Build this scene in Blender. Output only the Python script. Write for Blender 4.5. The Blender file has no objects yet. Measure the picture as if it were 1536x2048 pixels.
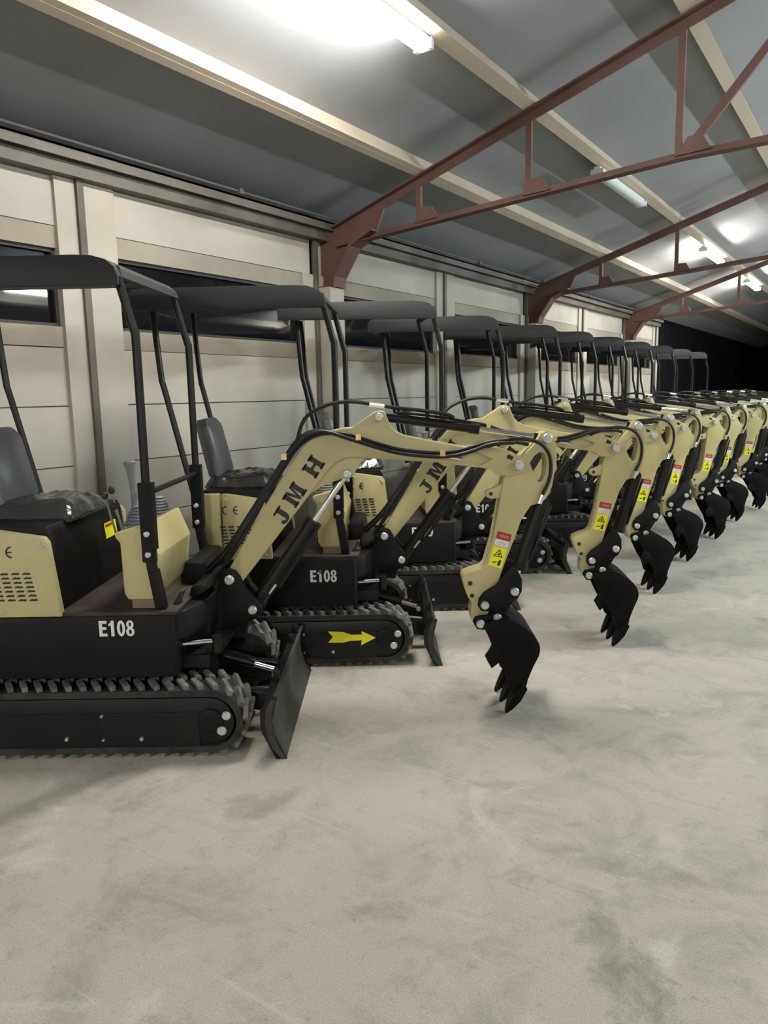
import bpy, bmesh, math, random
from mathutils import Vector, Matrix
from mathutils.geometry import tessellate_polygon
random.seed(4)
SC = bpy.context.scene
COL = SC.collection
PI = math.pi
R = math.radians

# ------------------------------------------------------------------ camera, world, exposure
cam_data = bpy.data.cameras.new('camera')
cam = bpy.data.objects.new('camera', cam_data)
COL.objects.link(cam)
SC.camera = cam
cam_data.sensor_fit = 'VERTICAL'
cam_data.sensor_height = 36.0
cam_data.lens = 36.0 * 1479.0 / 2048.0
cam_data.clip_start = 0.05
cam_data.clip_end = 200
YAW, PITCH, ROLL, CAM_H = 34.2, 8.95, -1.09, 1.5
cam.matrix_world = (Matrix.Translation((0, 0, CAM_H)) @ Matrix.Rotation(R(YAW), 4, 'Z')
                    @ Matrix.Rotation(R(90 - PITCH), 4, 'X') @ Matrix.Rotation(R(ROLL), 4, 'Z'))

world = bpy.data.worlds.new('night')
SC.world = world
world.use_nodes = True
world.node_tree.nodes['Background'].inputs[0].default_value = (0.03, 0.04, 0.07, 1)
world.node_tree.nodes['Background'].inputs[1].default_value = 0.05
vs = SC.view_settings
vs.view_transform = 'Standard'
vs.look = 'None'
vs.gamma = 1.0
vs.use_curve_mapping = False
vs.exposure = 0.3
LAMP_POWER = 185.0            # emission strength of a lit tube
try:
    SC.cycles.use_denoising = True
    SC.cycles.max_bounces = 8
    SC.cycles.sample_clamp_indirect = 6.0
except Exception:
    pass

# ------------------------------------------------------------------ materials
MATS = {}


def mat(name, col, rough=0.5, metal=0.0, spec=0.5, var=0.0, vscale=8.0, bump=0.0, bscale=60.0, coat=0.0, dust=None):
    m = bpy.data.materials.new(name)
    m.use_nodes = True
    nt = m.node_tree
    b = nt.nodes['Principled BSDF']
    b.inputs['Base Color'].default_value = (*col, 1)
    b.inputs['Roughness'].default_value = rough
    b.inputs['Metallic'].default_value = metal
    b.inputs['Specular IOR Level'].default_value = spec
    if coat:
        b.inputs['Coat Weight'].default_value = coat
        b.inputs['Coat Roughness'].default_value = 0.15
    tc = nt.nodes.new('ShaderNodeTexCoord')
    if var:
        n = nt.nodes.new('ShaderNodeTexNoise')
        n.inputs['Scale'].default_value = vscale
        n.inputs['Detail'].default_value = 6
        nt.links.new(tc.outputs['Object'], n.inputs['Vector'])
        mix = nt.nodes.new('ShaderNodeMix')
        mix.data_type = 'RGBA'
        d = dust or tuple(min(1, c * (1 + var)) for c in col)
        mix.inputs[6].default_value = (*[c * (1 - var) for c in col], 1)
        mix.inputs[7].default_value = (*d, 1)
        ramp = nt.nodes.new('ShaderNodeMapRange')
        ramp.inputs[1].default_value = 0.35
        ramp.inputs[2].default_value = 0.7
        nt.links.new(n.outputs['Fac'], ramp.inputs[0])
        nt.links.new(ramp.outputs[0], mix.inputs[0])
        nt.links.new(mix.outputs[2], b.inputs['Base Color'])
    if bump:
        n2 = nt.nodes.new('ShaderNodeTexNoise')
        n2.inputs['Scale'].default_value = bscale
        n2.inputs['Detail'].default_value = 4
        nt.links.new(tc.outputs['Object'], n2.inputs['Vector'])
        bp = nt.nodes.new('ShaderNodeBump')
        bp.inputs['Strength'].default_value = bump
        bp.inputs['Distance'].default_value = 0.01
        nt.links.new(n2.outputs['Fac'], bp.inputs['Height'])
        nt.links.new(bp.outputs['Normal'], b.inputs['Normal'])
    MATS[name] = m
    return m


M_KHAKI = mat('khaki_paint', (0.51, 0.448, 0.218), 0.42, spec=0.45, var=0.05, vscale=5, bump=0.08, bscale=90)
M_BLACK = mat('black_paint', (0.0065, 0.0065, 0.006), 0.40, spec=0.32, var=0.3, vscale=6)
M_BLACKM = mat('black_satin', (0.0055, 0.0054, 0.005), 0.58, spec=0.22, var=0.25, vscale=5)
M_BUCKET = mat('bucket_black', (0.0028, 0.0028, 0.0028), 0.62, spec=0.16, var=0.2, vscale=9)
M_BLADE = mat('blade_paint', (0.040, 0.039, 0.036), 0.62, spec=0.3, var=0.3, vscale=7, dust=(0.065, 0.06, 0.052))
M_GREYBLK = mat('canopy_black', (0.022, 0.022, 0.022), 0.55, spec=0.35)
M_RUBBER = mat('track_rubber', (0.022, 0.021, 0.019), 0.75, spec=0.3, var=0.3, vscale=14, dust=(0.05, 0.045, 0.037))
M_LUG = mat('dusty_lug_rubber', (0.15, 0.145, 0.128), 0.8, spec=0.3, var=0.45, vscale=18)
M_HOSE = mat('hose_rubber', (0.009, 0.009, 0.009), 0.5, spec=0.4)
M_CHROME = mat('chrome_rod', (0.82, 0.83, 0.85), 0.16, metal=1.0)
M_ZINC = mat('zinc_bolt', (0.62, 0.64, 0.62), 0.38, metal=0.75, bump=0.3, bscale=120)
M_BRASS = mat('brass_fitting', (0.75, 0.55, 0.20), 0.3, metal=1.0)
M_SEAT = mat('seat_grey_vinyl', (0.12, 0.121, 0.123), 0.36, spec=0.5)
M_WRAP = mat('plastic_wrapped_seat', (0.05, 0.049, 0.052), 0.14, spec=0.9, bump=0.9, bscale=14)
M_GRIP = mat('lever_grey', (0.16, 0.175, 0.185), 0.5)
M_MAT = mat('rusty_floor_plate', (0.042, 0.028, 0.025), 0.75, var=0.5, vscale=9)
M_YEL = mat('sticker_yellow', (0.90, 0.83, 0.015), 0.5)
M_RED = mat('sticker_red', (0.42, 0.03, 0.02), 0.5)
M_WHITE = mat('sticker_white', (0.75, 0.75, 0.73), 0.5)
M_DECAL = mat('decal_black', (0.012, 0.012, 0.010), 0.5)
M_HOLE = mat('dark_bore', (0.05, 0.025, 0.015), 0.8)
M_CONC_PANEL = mat('concrete_panel', (0.43, 0.40, 0.345), 0.85, var=0.10, vscale=1.6, bump=0.15, bscale=40)
M_CONC_DARK = mat('concrete_sill', (0.30, 0.27, 0.215), 0.85, var=0.12, vscale=2.5)
M_PIER = mat('concrete_pier', (0.43, 0.40, 0.34), 0.85, var=0.08, vscale=2.0)
M_SEAM = mat('panel_joint', (0.13, 0.12, 0.10), 0.9)
M_STEELPOST = mat('brown_steel_post', (0.105, 0.09, 0.07), 0.6, var=0.25, vscale=4)
M_TRUSS = mat('red_oxide_steel', (0.135, 0.068, 0.058), 0.65, var=0.2, vscale=3)
M_EAVE = mat('eave_steel', (0.115, 0.10, 0.082), 0.6, var=0.25, vscale=3)
M_PURLIN = mat('cream_purlin', (0.48, 0.41, 0.31), 0.6, var=0.08, vscale=2)
M_ROOF = mat('roof_sheet_grey', (0.262, 0.264, 0.278), 0.75, var=0.08, vscale=1.2)
M_FRAME = mat('window_frame_dark', (0.03, 0.03, 0.03), 0.6)
M_GLASS = mat('night_window_glass', (0.006, 0.006, 0.007), 0.03, spec=0.25)
M_BOARD = mat('dark_side_boarding', (0.05, 0.042, 0.035), 0.85)
M_DARKWALL = mat('boarding_shade_in_colour', (0.006, 0.0065, 0.009), 0.9, spec=0.1)  # near-black base colour stands for the lack of light at the far end
M_LAMPH = mat('lamp_housing_white', (0.7, 0.72, 0.72), 0.35)
M_CHIP = mat('reddish_chip', (0.17, 0.055, 0.035), 0.8)


def emit(name, col, s):
    m = bpy.data.materials.new(name)
    m.use_nodes = True
    b = m.node_tree.nodes['Principled BSDF']
    b.inputs['Base Color'].default_value = (0.8, 0.8, 0.8, 1)
    b.inputs['Emission Color'].default_value = (*col, 1)
    b.inputs['Emission Strength'].default_value = s
    return m


M_TUBE = emit('lit_tube_warm', (1.0, 0.97, 0.90), LAMP_POWER * 0.72)
M_TUBE2 = emit('lit_tube_cool', (0.84, 0.96, 1.0), LAMP_POWER * 3.3)
M_TUBE6 = emit('added_tube_cool_near', (0.88, 0.97, 1.0), LAMP_POWER * 0.8)  # for the added near tube over the right half
M_TUBE5 = emit('added_tube_cool_far', (0.84, 0.96, 1.0), LAMP_POWER * 8.5)  # for the added far tube, strong to lift the deep bays
M_TUBE3 = emit('lit_tube_far', (1.0, 0.97, 0.88), LAMP_POWER * 0.75)
M_TUBE4 = emit('added_tube_behind', (0.97, 0.99, 1.0), LAMP_POWER * 3.0)  # for the two tubes added behind the camera
M_TUBEOFF = mat('unlit_tube', (0.70, 0.76, 0.76), 0.25)


def floor_material():
    m = bpy.data.materials.new('dusty_concrete_floor')
    m.use_nodes = True
    nt = m.node_tree
    b = nt.nodes['Principled BSDF']
    b.inputs['Roughness'].default_value = 0.9
    b.inputs['Specular IOR Level'].default_value = 0.15
    tc = nt.nodes.new('ShaderNodeTexCoord')

    def noise(scale, detail=8, rough=0.6, dist=0.0):
        n = nt.nodes.new('ShaderNodeTexNoise')
        n.inputs['Scale'].default_value = scale
        n.inputs['Detail'].default_value = detail
        n.inputs['Roughness'].default_value = rough
        n.inputs['Distortion'].default_value = dist
        nt.links.new(tc.outputs['Object'], n.inputs['Vector'])
        return n.outputs['Fac']

    def rng(src, a, c, lo=0.0, hi=1.0):
        r = nt.nodes.new('ShaderNodeMapRange')
        r.inputs[1].default_value = a
        r.inputs[2].default_value = c
        r.inputs[3].default_value = lo
        r.inputs[4].default_value = hi
        nt.links.new(src, r.inputs[0])
        return r.outputs[0]

    def mixc(f, a, c):
        x = nt.nodes.new('ShaderNodeMix')
        x.data_type = 'RGBA'
        nt.links.new(f, x.inputs[0])
        for i, v in ((6, a), (7, c)):
            if isinstance(v, tuple):
                x.inputs[i].default_value = (*v, 1)
            else:
                nt.links.new(v, x.inputs[i])
        return x.outputs[2]

    def math_(op, a, c):
        x = nt.nodes.new('ShaderNodeMath')
        x.operation = op
        for i, v in ((0, a), (1, c)):
            if isinstance(v, (int, float)):
                x.inputs[i].default_value = v
            else:
                nt.links.new(v, x.inputs[i])
        return x.outputs[0]

    c = mixc(rng(noise(0.9, 6), 0.35, 0.65), (0.44, 0.41, 0.345), (0.50, 0.455, 0.395))
    c = mixc(rng(noise(2.6, 10, 0.7, 0.6), 0.48, 0.66, 0, 0.65), c, (0.285, 0.27, 0.24))
    c = mixc(rng(noise(6.5, 10, 0.75, 0.4), 0.54, 0.70, 0, 0.55), c, (0.24, 0.23, 0.205))
    c = mixc(rng(noise(1.7, 10, 0.7, 1.2), 0.57, 0.66, 0, 0.5), c, (0.62, 0.59, 0.525))
    # dark scuffed stains that lie on the slab: world x, y, radius, strength
    warp = noise(7.0, 10, 0.78, 0.5)
    sep = nt.nodes.new('ShaderNodeSeparateXYZ')
    nt.links.new(tc.outputs['Object'], sep.inputs[0])
    for (sx, sy, ra, rb, ang, st) in STAINS:
        ca, sa = math.cos(ang), math.sin(ang)
        dx = math_('SUBTRACT', sep.outputs[0], sx)
        dy = math_('SUBTRACT', sep.outputs[1], sy)
        u = math_('DIVIDE', math_('ADD', math_('MULTIPLY', dx, ca), math_('MULTIPLY', dy, sa)), ra)
        v = math_('DIVIDE', math_('SUBTRACT', math_('MULTIPLY', dy, ca), math_('MULTIPLY', dx, sa)), rb)
        d = math_('ADD', math_('MULTIPLY', u, u), math_('MULTIPLY', v, v))
        d = math_('ADD', d, math_('MULTIPLY', math_('SUBTRACT', warp, 0.5), 11.0))
        c = mixc(rng(d, 2.2, -0.6, 0, st), c, (0.20, 0.19, 0.17))
    # fine dark grit and thin pale scratches
    c = mixc(rng(noise(38, 6, 0.7), 0.60, 0.72, 0, 0.55), c, (0.20, 0.185, 0.16))
    mp = nt.nodes.new('ShaderNodeMapping')
    mp.inputs['Rotation'].default_value = (0, 0, 0.5)
    mp.inputs['Scale'].default_value = (0.6, 9.0, 1.0)
    nt.links.new(tc.outputs['Object'], mp.inputs['Vector'])
    ns = nt.nodes.new('ShaderNodeTexNoise')
    ns.inputs['Scale'].default_value = 2.2
    ns.inputs['Detail'].default_value = 8
    ns.inputs['Roughness'].default_value = 0.65
    nt.links.new(mp.outputs[0], ns.inputs['Vector'])
    c = mixc(rng(ns.outputs['Fac'], 0.60, 0.72, 0, 0.4), c, (0.64, 0.61, 0.55))
    c = mixc(rng(ns.outputs['Fac'], 0.40, 0.28, 0, 0.4), c, (0.25, 0.235, 0.21))
    sp = rng(noise(230, 4, 0.7), 0.34, 0.66, 0.78, 1.20)
    x = nt.nodes.new('ShaderNodeMix')
    x.data_type = 'RGBA'
    x.blend_type = 'MULTIPLY'
    x.inputs[0].default_value = 1.0
    nt.links.new(c, x.inputs[6])
    nt.links.new(sp, x.inputs[7])
    nt.links.new(x.outputs[2], b.inputs['Base Color'])
    bp = nt.nodes.new('ShaderNodeBump')
    bp.inputs['Strength'].default_value = 0.35
    bp.inputs['Distance'].default_value = 0.01
    nt.links.new(noise(28, 8, 0.7), bp.inputs['Height'])
    nt.links.new(bp.outputs['Normal'], b.inputs['Normal'])
    return m


STAINS = [(-0.45, 1.75, 0.22, 0.07, 2.2, 0.75), (0.15, 1.72, 0.30, 0.16, 0.5, 0.55), (-1.12, 1.62, 0.06, 0.04, 0.6, 0.55),
          (-0.62, 1.30, 0.07, 0.05, 0.3, 0.5), (-1.85, 1.85, 0.11, 0.07, 1.2, 0.5), (-1.25, 3.0, 0.22, 0.10, 0.6, 0.45),
          (-0.1, 1.35, 0.20, 0.10, 1.8, 0.45), (0.75, 2.4, 0.45, 0.2, 0.9, 0.45), (0.2, 3.6, 0.7, 0.15, 1.2, 0.35),
          (-0.6, 2.2, 0.25, 0.05, 0.2, 0.5)]
M_FLOOR = floor_material()


# ------------------------------------------------------------------ mesh helpers
class MB:
    """Collects shapes and links them as one mesh object."""

    def __init__(self):
        self.bm = bmesh.new()
        self.mi = 0

    def _new(self, verts, faces):
        vs_ = [self.bm.verts.new(v) for v in verts]
        out = []
        for f in faces:
            try:
                fc = self.bm.faces.new([vs_[i] for i in f])
                fc.material_index = self.mi
                out.append(fc)
            except ValueError:
                pass
        return vs_, out

    def box(self, x0, x1, y0, y1, z0, z1, bev=0.0):
        v = [(x, y, z) for x in (x0, x1) for y in (y0, y1) for z in (z0, z1)]
        f = [(0, 1, 3, 2), (4, 6, 7, 5), (0, 4, 5, 1), (2, 3, 7, 6), (0, 2, 6, 4), (1, 5, 7, 3)]
        vs_, fs = self._new(v, f)
        if bev:
            self._bev(fs, bev)
        return self

    def obox(self, c, sx, sy, sz, rot, bev=0.0):
        """oriented box; rot is a 3x3 or 4x4 matrix"""
        rot = rot.to_3x3()
        c = Vector(c)
        v = [c + rot @ Vector((x, y, z)) for x in (-sx / 2, sx / 2) for y in (-sy / 2, sy / 2) for z in (-sz / 2, sz / 2)]
        f = [(0, 1, 3, 2), (4, 6, 7, 5), (0, 4, 5, 1), (2, 3, 7, 6), (0, 2, 6, 4), (1, 5, 7, 3)]
        vs_, fs = self._new(v, f)
        if bev:
            self._bev(fs, bev)
        return self

    def _bev(self, fs, bev, seg=2, ang=25):
        edges = {e for f in fs for e in f.edges if len(e.link_faces) == 2 and e.calc_face_angle(0) > R(ang)}
        if edges:
            r = bmesh.ops.bevel(self.bm, geom=list(edges), offset=bev, segments=seg, profile=0.5, affect='EDGES', clamp_overlap=True)
            for f in r['faces']:
                f.material_index = self.mi

    def prism(self, poly, y0, y1, holes=(), bev=0.0, axis='Y'):
        """polygon in XZ extruded along Y (or in XY along Z with axis='Z')"""
        def P(p, t):
            return (p[0], t, p[1]) if axis == 'Y' else (p[0], p[1], t)
        loops = [list(poly)] + [list(h) for h in holes]
        flat = [p for lp in loops for p in lp]
        n = len(flat)
        verts = [P(p, y0) for p in flat] + [P(p, y1) for p in flat]
        faces = []
        if holes or len(poly) > 4:
            tris = tessellate_polygon([[Vector((p[0], p[1], 0)) for p in lp] for lp in loops])
            for t in tris:
                faces.append(tuple(t))
                faces.append(tuple(n + i for i in reversed(t)))
        else:
            faces.append(tuple(range(n)))
            faces.append(tuple(n + i for i in reversed(range(n))))
        o = 0
        for lp in loops:
            k = len(lp)
            for i in range(k):
                a, b_ = o + i, o + (i + 1) % k
                faces.append((a, n + a, n + b_, b_))
            o += k
        vs_, fs = self._new(verts, faces)
        bmesh.ops.recalc_face_normals(self.bm, faces=fs)
        if bev:
            self._bev(fs, bev)
        return self

    def cyl(self, a, b, r0, r1=None, seg=16, caps=True):
        a, b = Vector(a), Vector(b)
        r1 = r0 if r1 is None else r1
        d = (b - a).normalized()
        u = d.orthogonal().normalized()
        w = d.cross(u)
        ring = lambda c, r: [c + r * (math.cos(2 * PI * i / seg) * u + math.sin(2 * PI * i / seg) * w) for i in range(seg)]
        verts = ring(a, r0) + ring(b, r1)
        faces = [(i, (i + 1) % seg, seg + (i + 1) % seg, seg + i) for i in range(seg)]
        if caps:
            faces += [tuple(reversed(range(seg))), tuple(range(seg, 2 * seg))]
        self._new(verts, faces)
        return self

    def tube(self, pts, r, seg=8, smooth=4, caps=True):
        pts = [Vector(p) for p in pts]
        if smooth and len(pts) > 2:
            q = []
            n = len(pts)
            for i in range(n - 1):
                p0, p1, p2, p3 = pts[max(i - 1, 0)], pts[i], pts[i + 1], pts[min(i + 2, n - 1)]
                for k in range(smooth):
                    t = k / smooth
                    q.append(0.5 * ((2 * p1) + (p2 - p0) * t + (2 * p0 - 5 * p1 + 4 * p2 - p3) * t * t + (3 * p1 - p0 - 3 * p2 + p3) * t ** 3))
            q.append(pts[-1])
            pts = q
        n = len(pts)
        tang = [(pts[min(i + 1, n - 1)] - pts[max(i - 1, 0)]).normalized() for i in range(n)]
        u = tang[0].orthogonal().normalized()
        verts, faces = [], []
        for i in range(n):
            u = (u - u.dot(tang[i]) * tang[i]).normalized()
            w = tang[i].cross(u)
            for k in range(seg):
                a = 2 * PI * k / seg
                verts.append(pts[i] + r * (math.cos(a) * u + math.sin(a) * w))
        for i in range(n - 1):
            for k in range(seg):
                faces.append((i * seg + k, i * seg + (k + 1) % seg, (i + 1) * seg + (k + 1) % seg, (i + 1) * seg + k))
        if caps:
            faces += [tuple(reversed(range(seg))), tuple(range((n - 1) * seg, n * seg))]
        self._new(verts, faces)
        return self

    def sphere(self, c, r, sc=(1, 1, 1), seg=14, rings=9):
        c = Vector(c)
        verts = [c + Vector((0, 0, r * sc[2]))]
        for i in range(1, rings):
            th = PI * i / rings
            for k in range(seg):
                a = 2 * PI * k / seg
                verts.append(c + Vector((r * sc[0] * math.sin(th) * math.cos(a), r * sc[1] * math.sin(th) * math.sin(a), r * sc[2] * math.cos(th))))
        verts.append(c - Vector((0, 0, r * sc[2])))
        faces = [(0, 1 + k, 1 + (k + 1) % seg) for k in range(seg)]
        for i in range(rings - 2):
            for k in range(seg):
                a, b = 1 + i * seg + k, 1 + i * seg + (k + 1) % seg
                faces.append((a, a + seg, b + seg, b))
        L = len(verts) - 1
        faces += [(L, 1 + (rings - 2) * seg + (k + 1) % seg, 1 + (rings - 2) * seg + k) for k in range(seg)]
        self._new(verts, faces)
        return self

    def lathe(self, c, prof, axis=(0, 0, 1), seg=16):
        """prof: (radius, height) along axis from c"""
        c = Vector(c)
        d = Vector(axis).normalized()
        u = d.orthogonal().normalized()
        w = d.cross(u)
        verts, faces = [], []
        for r, h in prof:
            for k in range(seg):
                a = 2 * PI * k / seg
                verts.append(c + d * h + r * (math.cos(a) * u + math.sin(a) * w))
        for i in range(len(prof) - 1):
            for k in range(seg):
                faces.append((i * seg + k, i * seg + (k + 1) % seg, (i + 1) * seg + (k + 1) % seg, (i + 1) * seg + k))
        faces += [tuple(reversed(range(seg))), tuple(range((len(prof) - 1) * seg, len(prof) * seg))]
        self._new(verts, faces)
        return self

    def build(self, name, material, parent=None, smooth=True, ang=32, shift=0.0):
        if shift:
            bmesh.ops.translate(self.bm, verts=self.bm.verts, vec=(shift, 0, 0))
        bmesh.ops.recalc_face_normals(self.bm, faces=self.bm.faces)
        me = bpy.data.meshes.new(name)
        self.bm.to_mesh(me)
        self.bm.free()
        mats = material if isinstance(material, (list, tuple)) else [material]
        for mm in mats:
            me.materials.append(mm)
        if smooth:
            me.polygons.foreach_set('use_smooth', [True] * len(me.polygons))
            me.set_sharp_from_angle(angle=R(ang))
        o = bpy.data.objects.new(name, me)
        COL.objects.link(o)
        if parent:
            o.parent = parent
        return o


def empty(name, loc=(0, 0, 0), rz=0.0):
    o = bpy.data.objects.new(name, None)
    o.empty_display_size = 0.2
    COL.objects.link(o)
    o.location = loc
    o.rotation_euler = (0, 0, rz)
    return o


def tag(o, label=None, cat=None, group=None, kind=None):
    if label:
        o['label'] = label
    if cat:
        o['category'] = cat
    if group:
        o['group'] = group
    if kind:
        o['kind'] = kind
    return o


def struct(o, label, cat):
    return tag(o, label, cat, kind='structure')


# ------------------------------------------------------------------ the building
XL, XR, RIDGE = -4.4, 5.4, 0.5
YB, YE = -11.3, 33.0
Y_LIT_END = 17.35


def zr(x):       # rafter line
    return 2.93 + 0.315 * (min(x, 2 * RIDGE - x) + 4.4)


b = MB()
b.box(XL - 0.3, XR + 0.3, YB - 0.3, YE + 0.3, -0.2, 0.0)
struct(b.build('floor', M_FLOOR, smooth=False), 'pale dusty concrete floor of the shed with scuffs and stains', 'floor')

for nm, x0, x1, side in (('ceiling', XL - 0.35, RIDGE, 'left'), ('ceiling', XR + 0.35, RIDGE, 'right')):
    b = MB()
    z0, z1 = zr(x0) + 0.165, zr(x1) + 0.165
    b.prism([(x0, z0), (x1, z1), (x1, z1 + 0.05), (x0, z0 + 0.05)], YB - 0.3, YE + 0.3)
    o = b.build(nm, M_ROOF, smooth=False)
    struct(o, 'grey sheeted roof slope on the %s side of the ridge' % side, 'ceiling')

S0, DS = 3.04, 2.36
SUP = [S0 + DS * k for k in range(-6, 7)]           # supports along the left wall
Z_SILL0, Z_SILL1, Z_WTOP, Z_LINT, Z_TOP = 1.845, 1.972, 2.452, 2.585, 2.92

# left wall: stacked concrete panels, one mesh, joints as grooves
b = MB()
joints = [0.0, 0.30, 0.69, 1.08, 1.47, Z_SILL0]
for i in range(len(SUP) - 1):
    ya, yb_ = SUP[i] + 0.04, SUP[i + 1] - 0.04
    for j in range(len(joints) - 1):
        b.mi = 0
        off = 0.004 * ((i * 7 + j * 3) % 3)
        b.box(XL - 0.12, XL - off, ya, yb_, joints[j] + 0.004, joints[j + 1] - 0.004)
    b.box(XL - 0.12, XL, ya, yb_, Z_LINT + 0.004, Z_TOP + 0.12)
    b.mi = 1
    b.box(XL - 0.14, XL - 0.02, ya - 0.05, yb_ + 0.05, 0, Z_SILL0)
    b.box(XL - 0.14, XL - 0.02, ya - 0.05, yb_ + 0.05, Z_LINT, Z_TOP + 0.1)
struct(b.build('wall_left', [M_CONC_PANEL, M_SEAM], smooth=False), 'wall of stacked pale concrete panels along the left side', 'wall')

for i in range(len(SUP) - 1):
    ya, yb_ = SUP[i] + 0.265, SUP[i + 1] - 0.165
    if yb_ < -2:
        pass
    w = empty('window_%d' % (i + 1), (XL, (ya + yb_) / 2, Z_SILL1))
    struct(w, 'dark strip window in bay %d of the left wall, black night outside' % (i + 1), 'window')
    cy = (ya + yb_) / 2
    L = yb_ - ya
    m = MB()
    m.box(-0.12, 0.0, -L / 2 - 0.05, L / 2 + 0.05, Z_SILL0 - Z_SILL1, 0.0, 0.004)
    m.build('window_sill', M_CONC_DARK, w, smooth=False)
    m = MB()
    m.box(-0.12, -0.004, -L / 2 - 0.05, L / 2 + 0.05, Z_WTOP - Z_SILL1, Z_LINT - Z_SILL1, 0.004)
    m.build('window_lintel', M_CONC_DARK, w, smooth=False)
    m = MB()
    H = Z_WTOP - Z_SILL1
    t = 0.022
    m.box(-0.09, -0.03, -L / 2, L / 2, 0, t)
    m.box(-0.09, -0.03, -L / 2, L / 2, H - t, H)
    m.box(-0.09, -0.03, -L / 2, -L / 2 + t, t, H - t)
    m.box(-0.09, -0.03, L / 2 - t, L / 2, t, H - t)
    m.build('window_frame', M_FRAME, w, smooth=False)
    m = MB()
    m.box(-0.07, -0.06, -L / 2 + t, L / 2 - t, t, H - t)
    m.build('pane', M_GLASS, w, smooth=False)

for i, s in enumerate(SUP):
    truss_bay = (i % 2 == 1)
    b = MB()
    b.box(XL - 0.15, XL + 0.025, s - 0.165, s + 0.265, 0, Z_LINT + (0 if truss_bay else 0.30), 0.004)
    if truss_bay:
        b.box(XL, XL + 0.17, s + 0.035, s + 0.235, 0, 2.475, 0.008)
    struct(b.build('concrete_pier', M_PIER, smooth=False), 'pale concrete wall pier, number %d counted along the left wall' % (i + 1), 'pier')
    b = MB()
    r = 0.024
    b.box(XL + 0.02, XL + 0.05, s - r, s + r, 0, Z_TOP - 0.03, 0.006)
    struct(b.build('steel_post', M_STEELPOST, smooth=False), 'thin brown steel wall post in front of pier %d of the left wall' % (i + 1), 'post')

b = MB()
b.box(XL - 0.02, XL + 0.10, YB, Y_LIT_END, 2.885, 3.02, 0.006)
b.box(XL - 0.02, XL + 0.16, YB, Y_LIT_END, 3.02, 3.035)
b.box(XL + 0.148, XL + 0.16, YB, Y_LIT_END, 2.965, 3.035)
struct(b.build('eave_beam', M_EAVE, smooth=False), 'dark steel eave beam running along the top of the left wall', 'beam')
b = MB()
b.cyl((XL + 0.19, YB, 3.055), (XL + 0.19, Y_LIT_END, 3.055), 0.009, seg=10)
for k in range(-3, 9):
    b.box(XL + 0.165, XL + 0.215, 2.0 * k + 0.3, 2.0 * k + 0.34, 3.035, 3.075)
struct(b.build('conduit', M_SEAM), 'pale cable conduit clipped along the eave beam', 'conduit')

# end bay: boarding and end wall with the darkness in their colour, other walls
b = MB()
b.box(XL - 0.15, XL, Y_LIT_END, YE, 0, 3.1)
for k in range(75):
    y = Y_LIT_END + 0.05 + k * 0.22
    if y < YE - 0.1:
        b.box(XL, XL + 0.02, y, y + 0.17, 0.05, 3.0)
struct(b.build('wall_partition', M_DARKWALL, smooth=False), 'boarding of the last bay of the shed, its shade put into a near-black colour', 'wall')
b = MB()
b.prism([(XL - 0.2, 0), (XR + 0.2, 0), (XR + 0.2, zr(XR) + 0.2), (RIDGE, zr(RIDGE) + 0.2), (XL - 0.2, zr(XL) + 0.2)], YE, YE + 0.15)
struct(b.build('wall_end', M_DARKWALL, smooth=False), 'end wall at the far end of the shed, coloured black for the darkness there', 'wall')
b = MB()
b.prism([(XL - 0.2, 0), (XR + 0.2, 0), (XR + 0.2, zr(XR) + 0.2), (RIDGE, zr(RIDGE) + 0.2), (XL - 0.2, zr(XL) + 0.2)], YB - 0.15, YB)
struct(b.build('wall_back', M_CONC_PANEL, smooth=False), 'pale concrete gable wall behind the camera', 'wall')
b = MB()
b.box(XR, XR + 0.15, YB, YE, 0, 3.1)
struct(b.build('wall_right', M_BOARD, smooth=False), 'dark boarded wall along the right side, outside the photo', 'wall')

# purlins
n_p = 0
for px in (-3.35, -2.4, -1.3, -0.3):
    for x in (px, 2 * RIDGE - px):
        b = MB()
        z = zr(x)
        sl = math.atan(0.315) * (1 if x < RIDGE else -1)
        rot = Matrix.Rotation(-sl, 3, 'Y')
        c = Vector((x, 0, z + 0.09))
        b.obox(c + Vector((0, (YB + YE) / 2, 0)), 0.055, YE - YB, 0.15, rot, 0.004)
        b.obox(c + Vector((0, (YB + YE) / 2, 0)) + rot @ Vector((0.035, 0, -0.067)), 0.07, YE - YB, 0.014, rot)
        n_p += 1
        struct(b.build('purlin', M_PURLIN, smooth=False), 'cream roof purlin, number %d from the %s eave' % (
            (-3.35, -2.4, -1.3, -0.3).index(px) + 1, 'left' if x < RIDGE else 'right'), 'purlin')


def bar(b, p, q, w, d):
    """flat steel member from p to q (points (x,z)), w wide in the truss plane, d deep along Y"""
    p, q = Vector((p[0], 0, p[1])), Vector((q[0], 0, q[1]))
    v = q - p
    a = math.atan2(v.z, v.x)
    b.obox((p + q) / 2, v.length, d, w, Matrix.Rotation(-a, 3, 'Y'))


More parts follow.
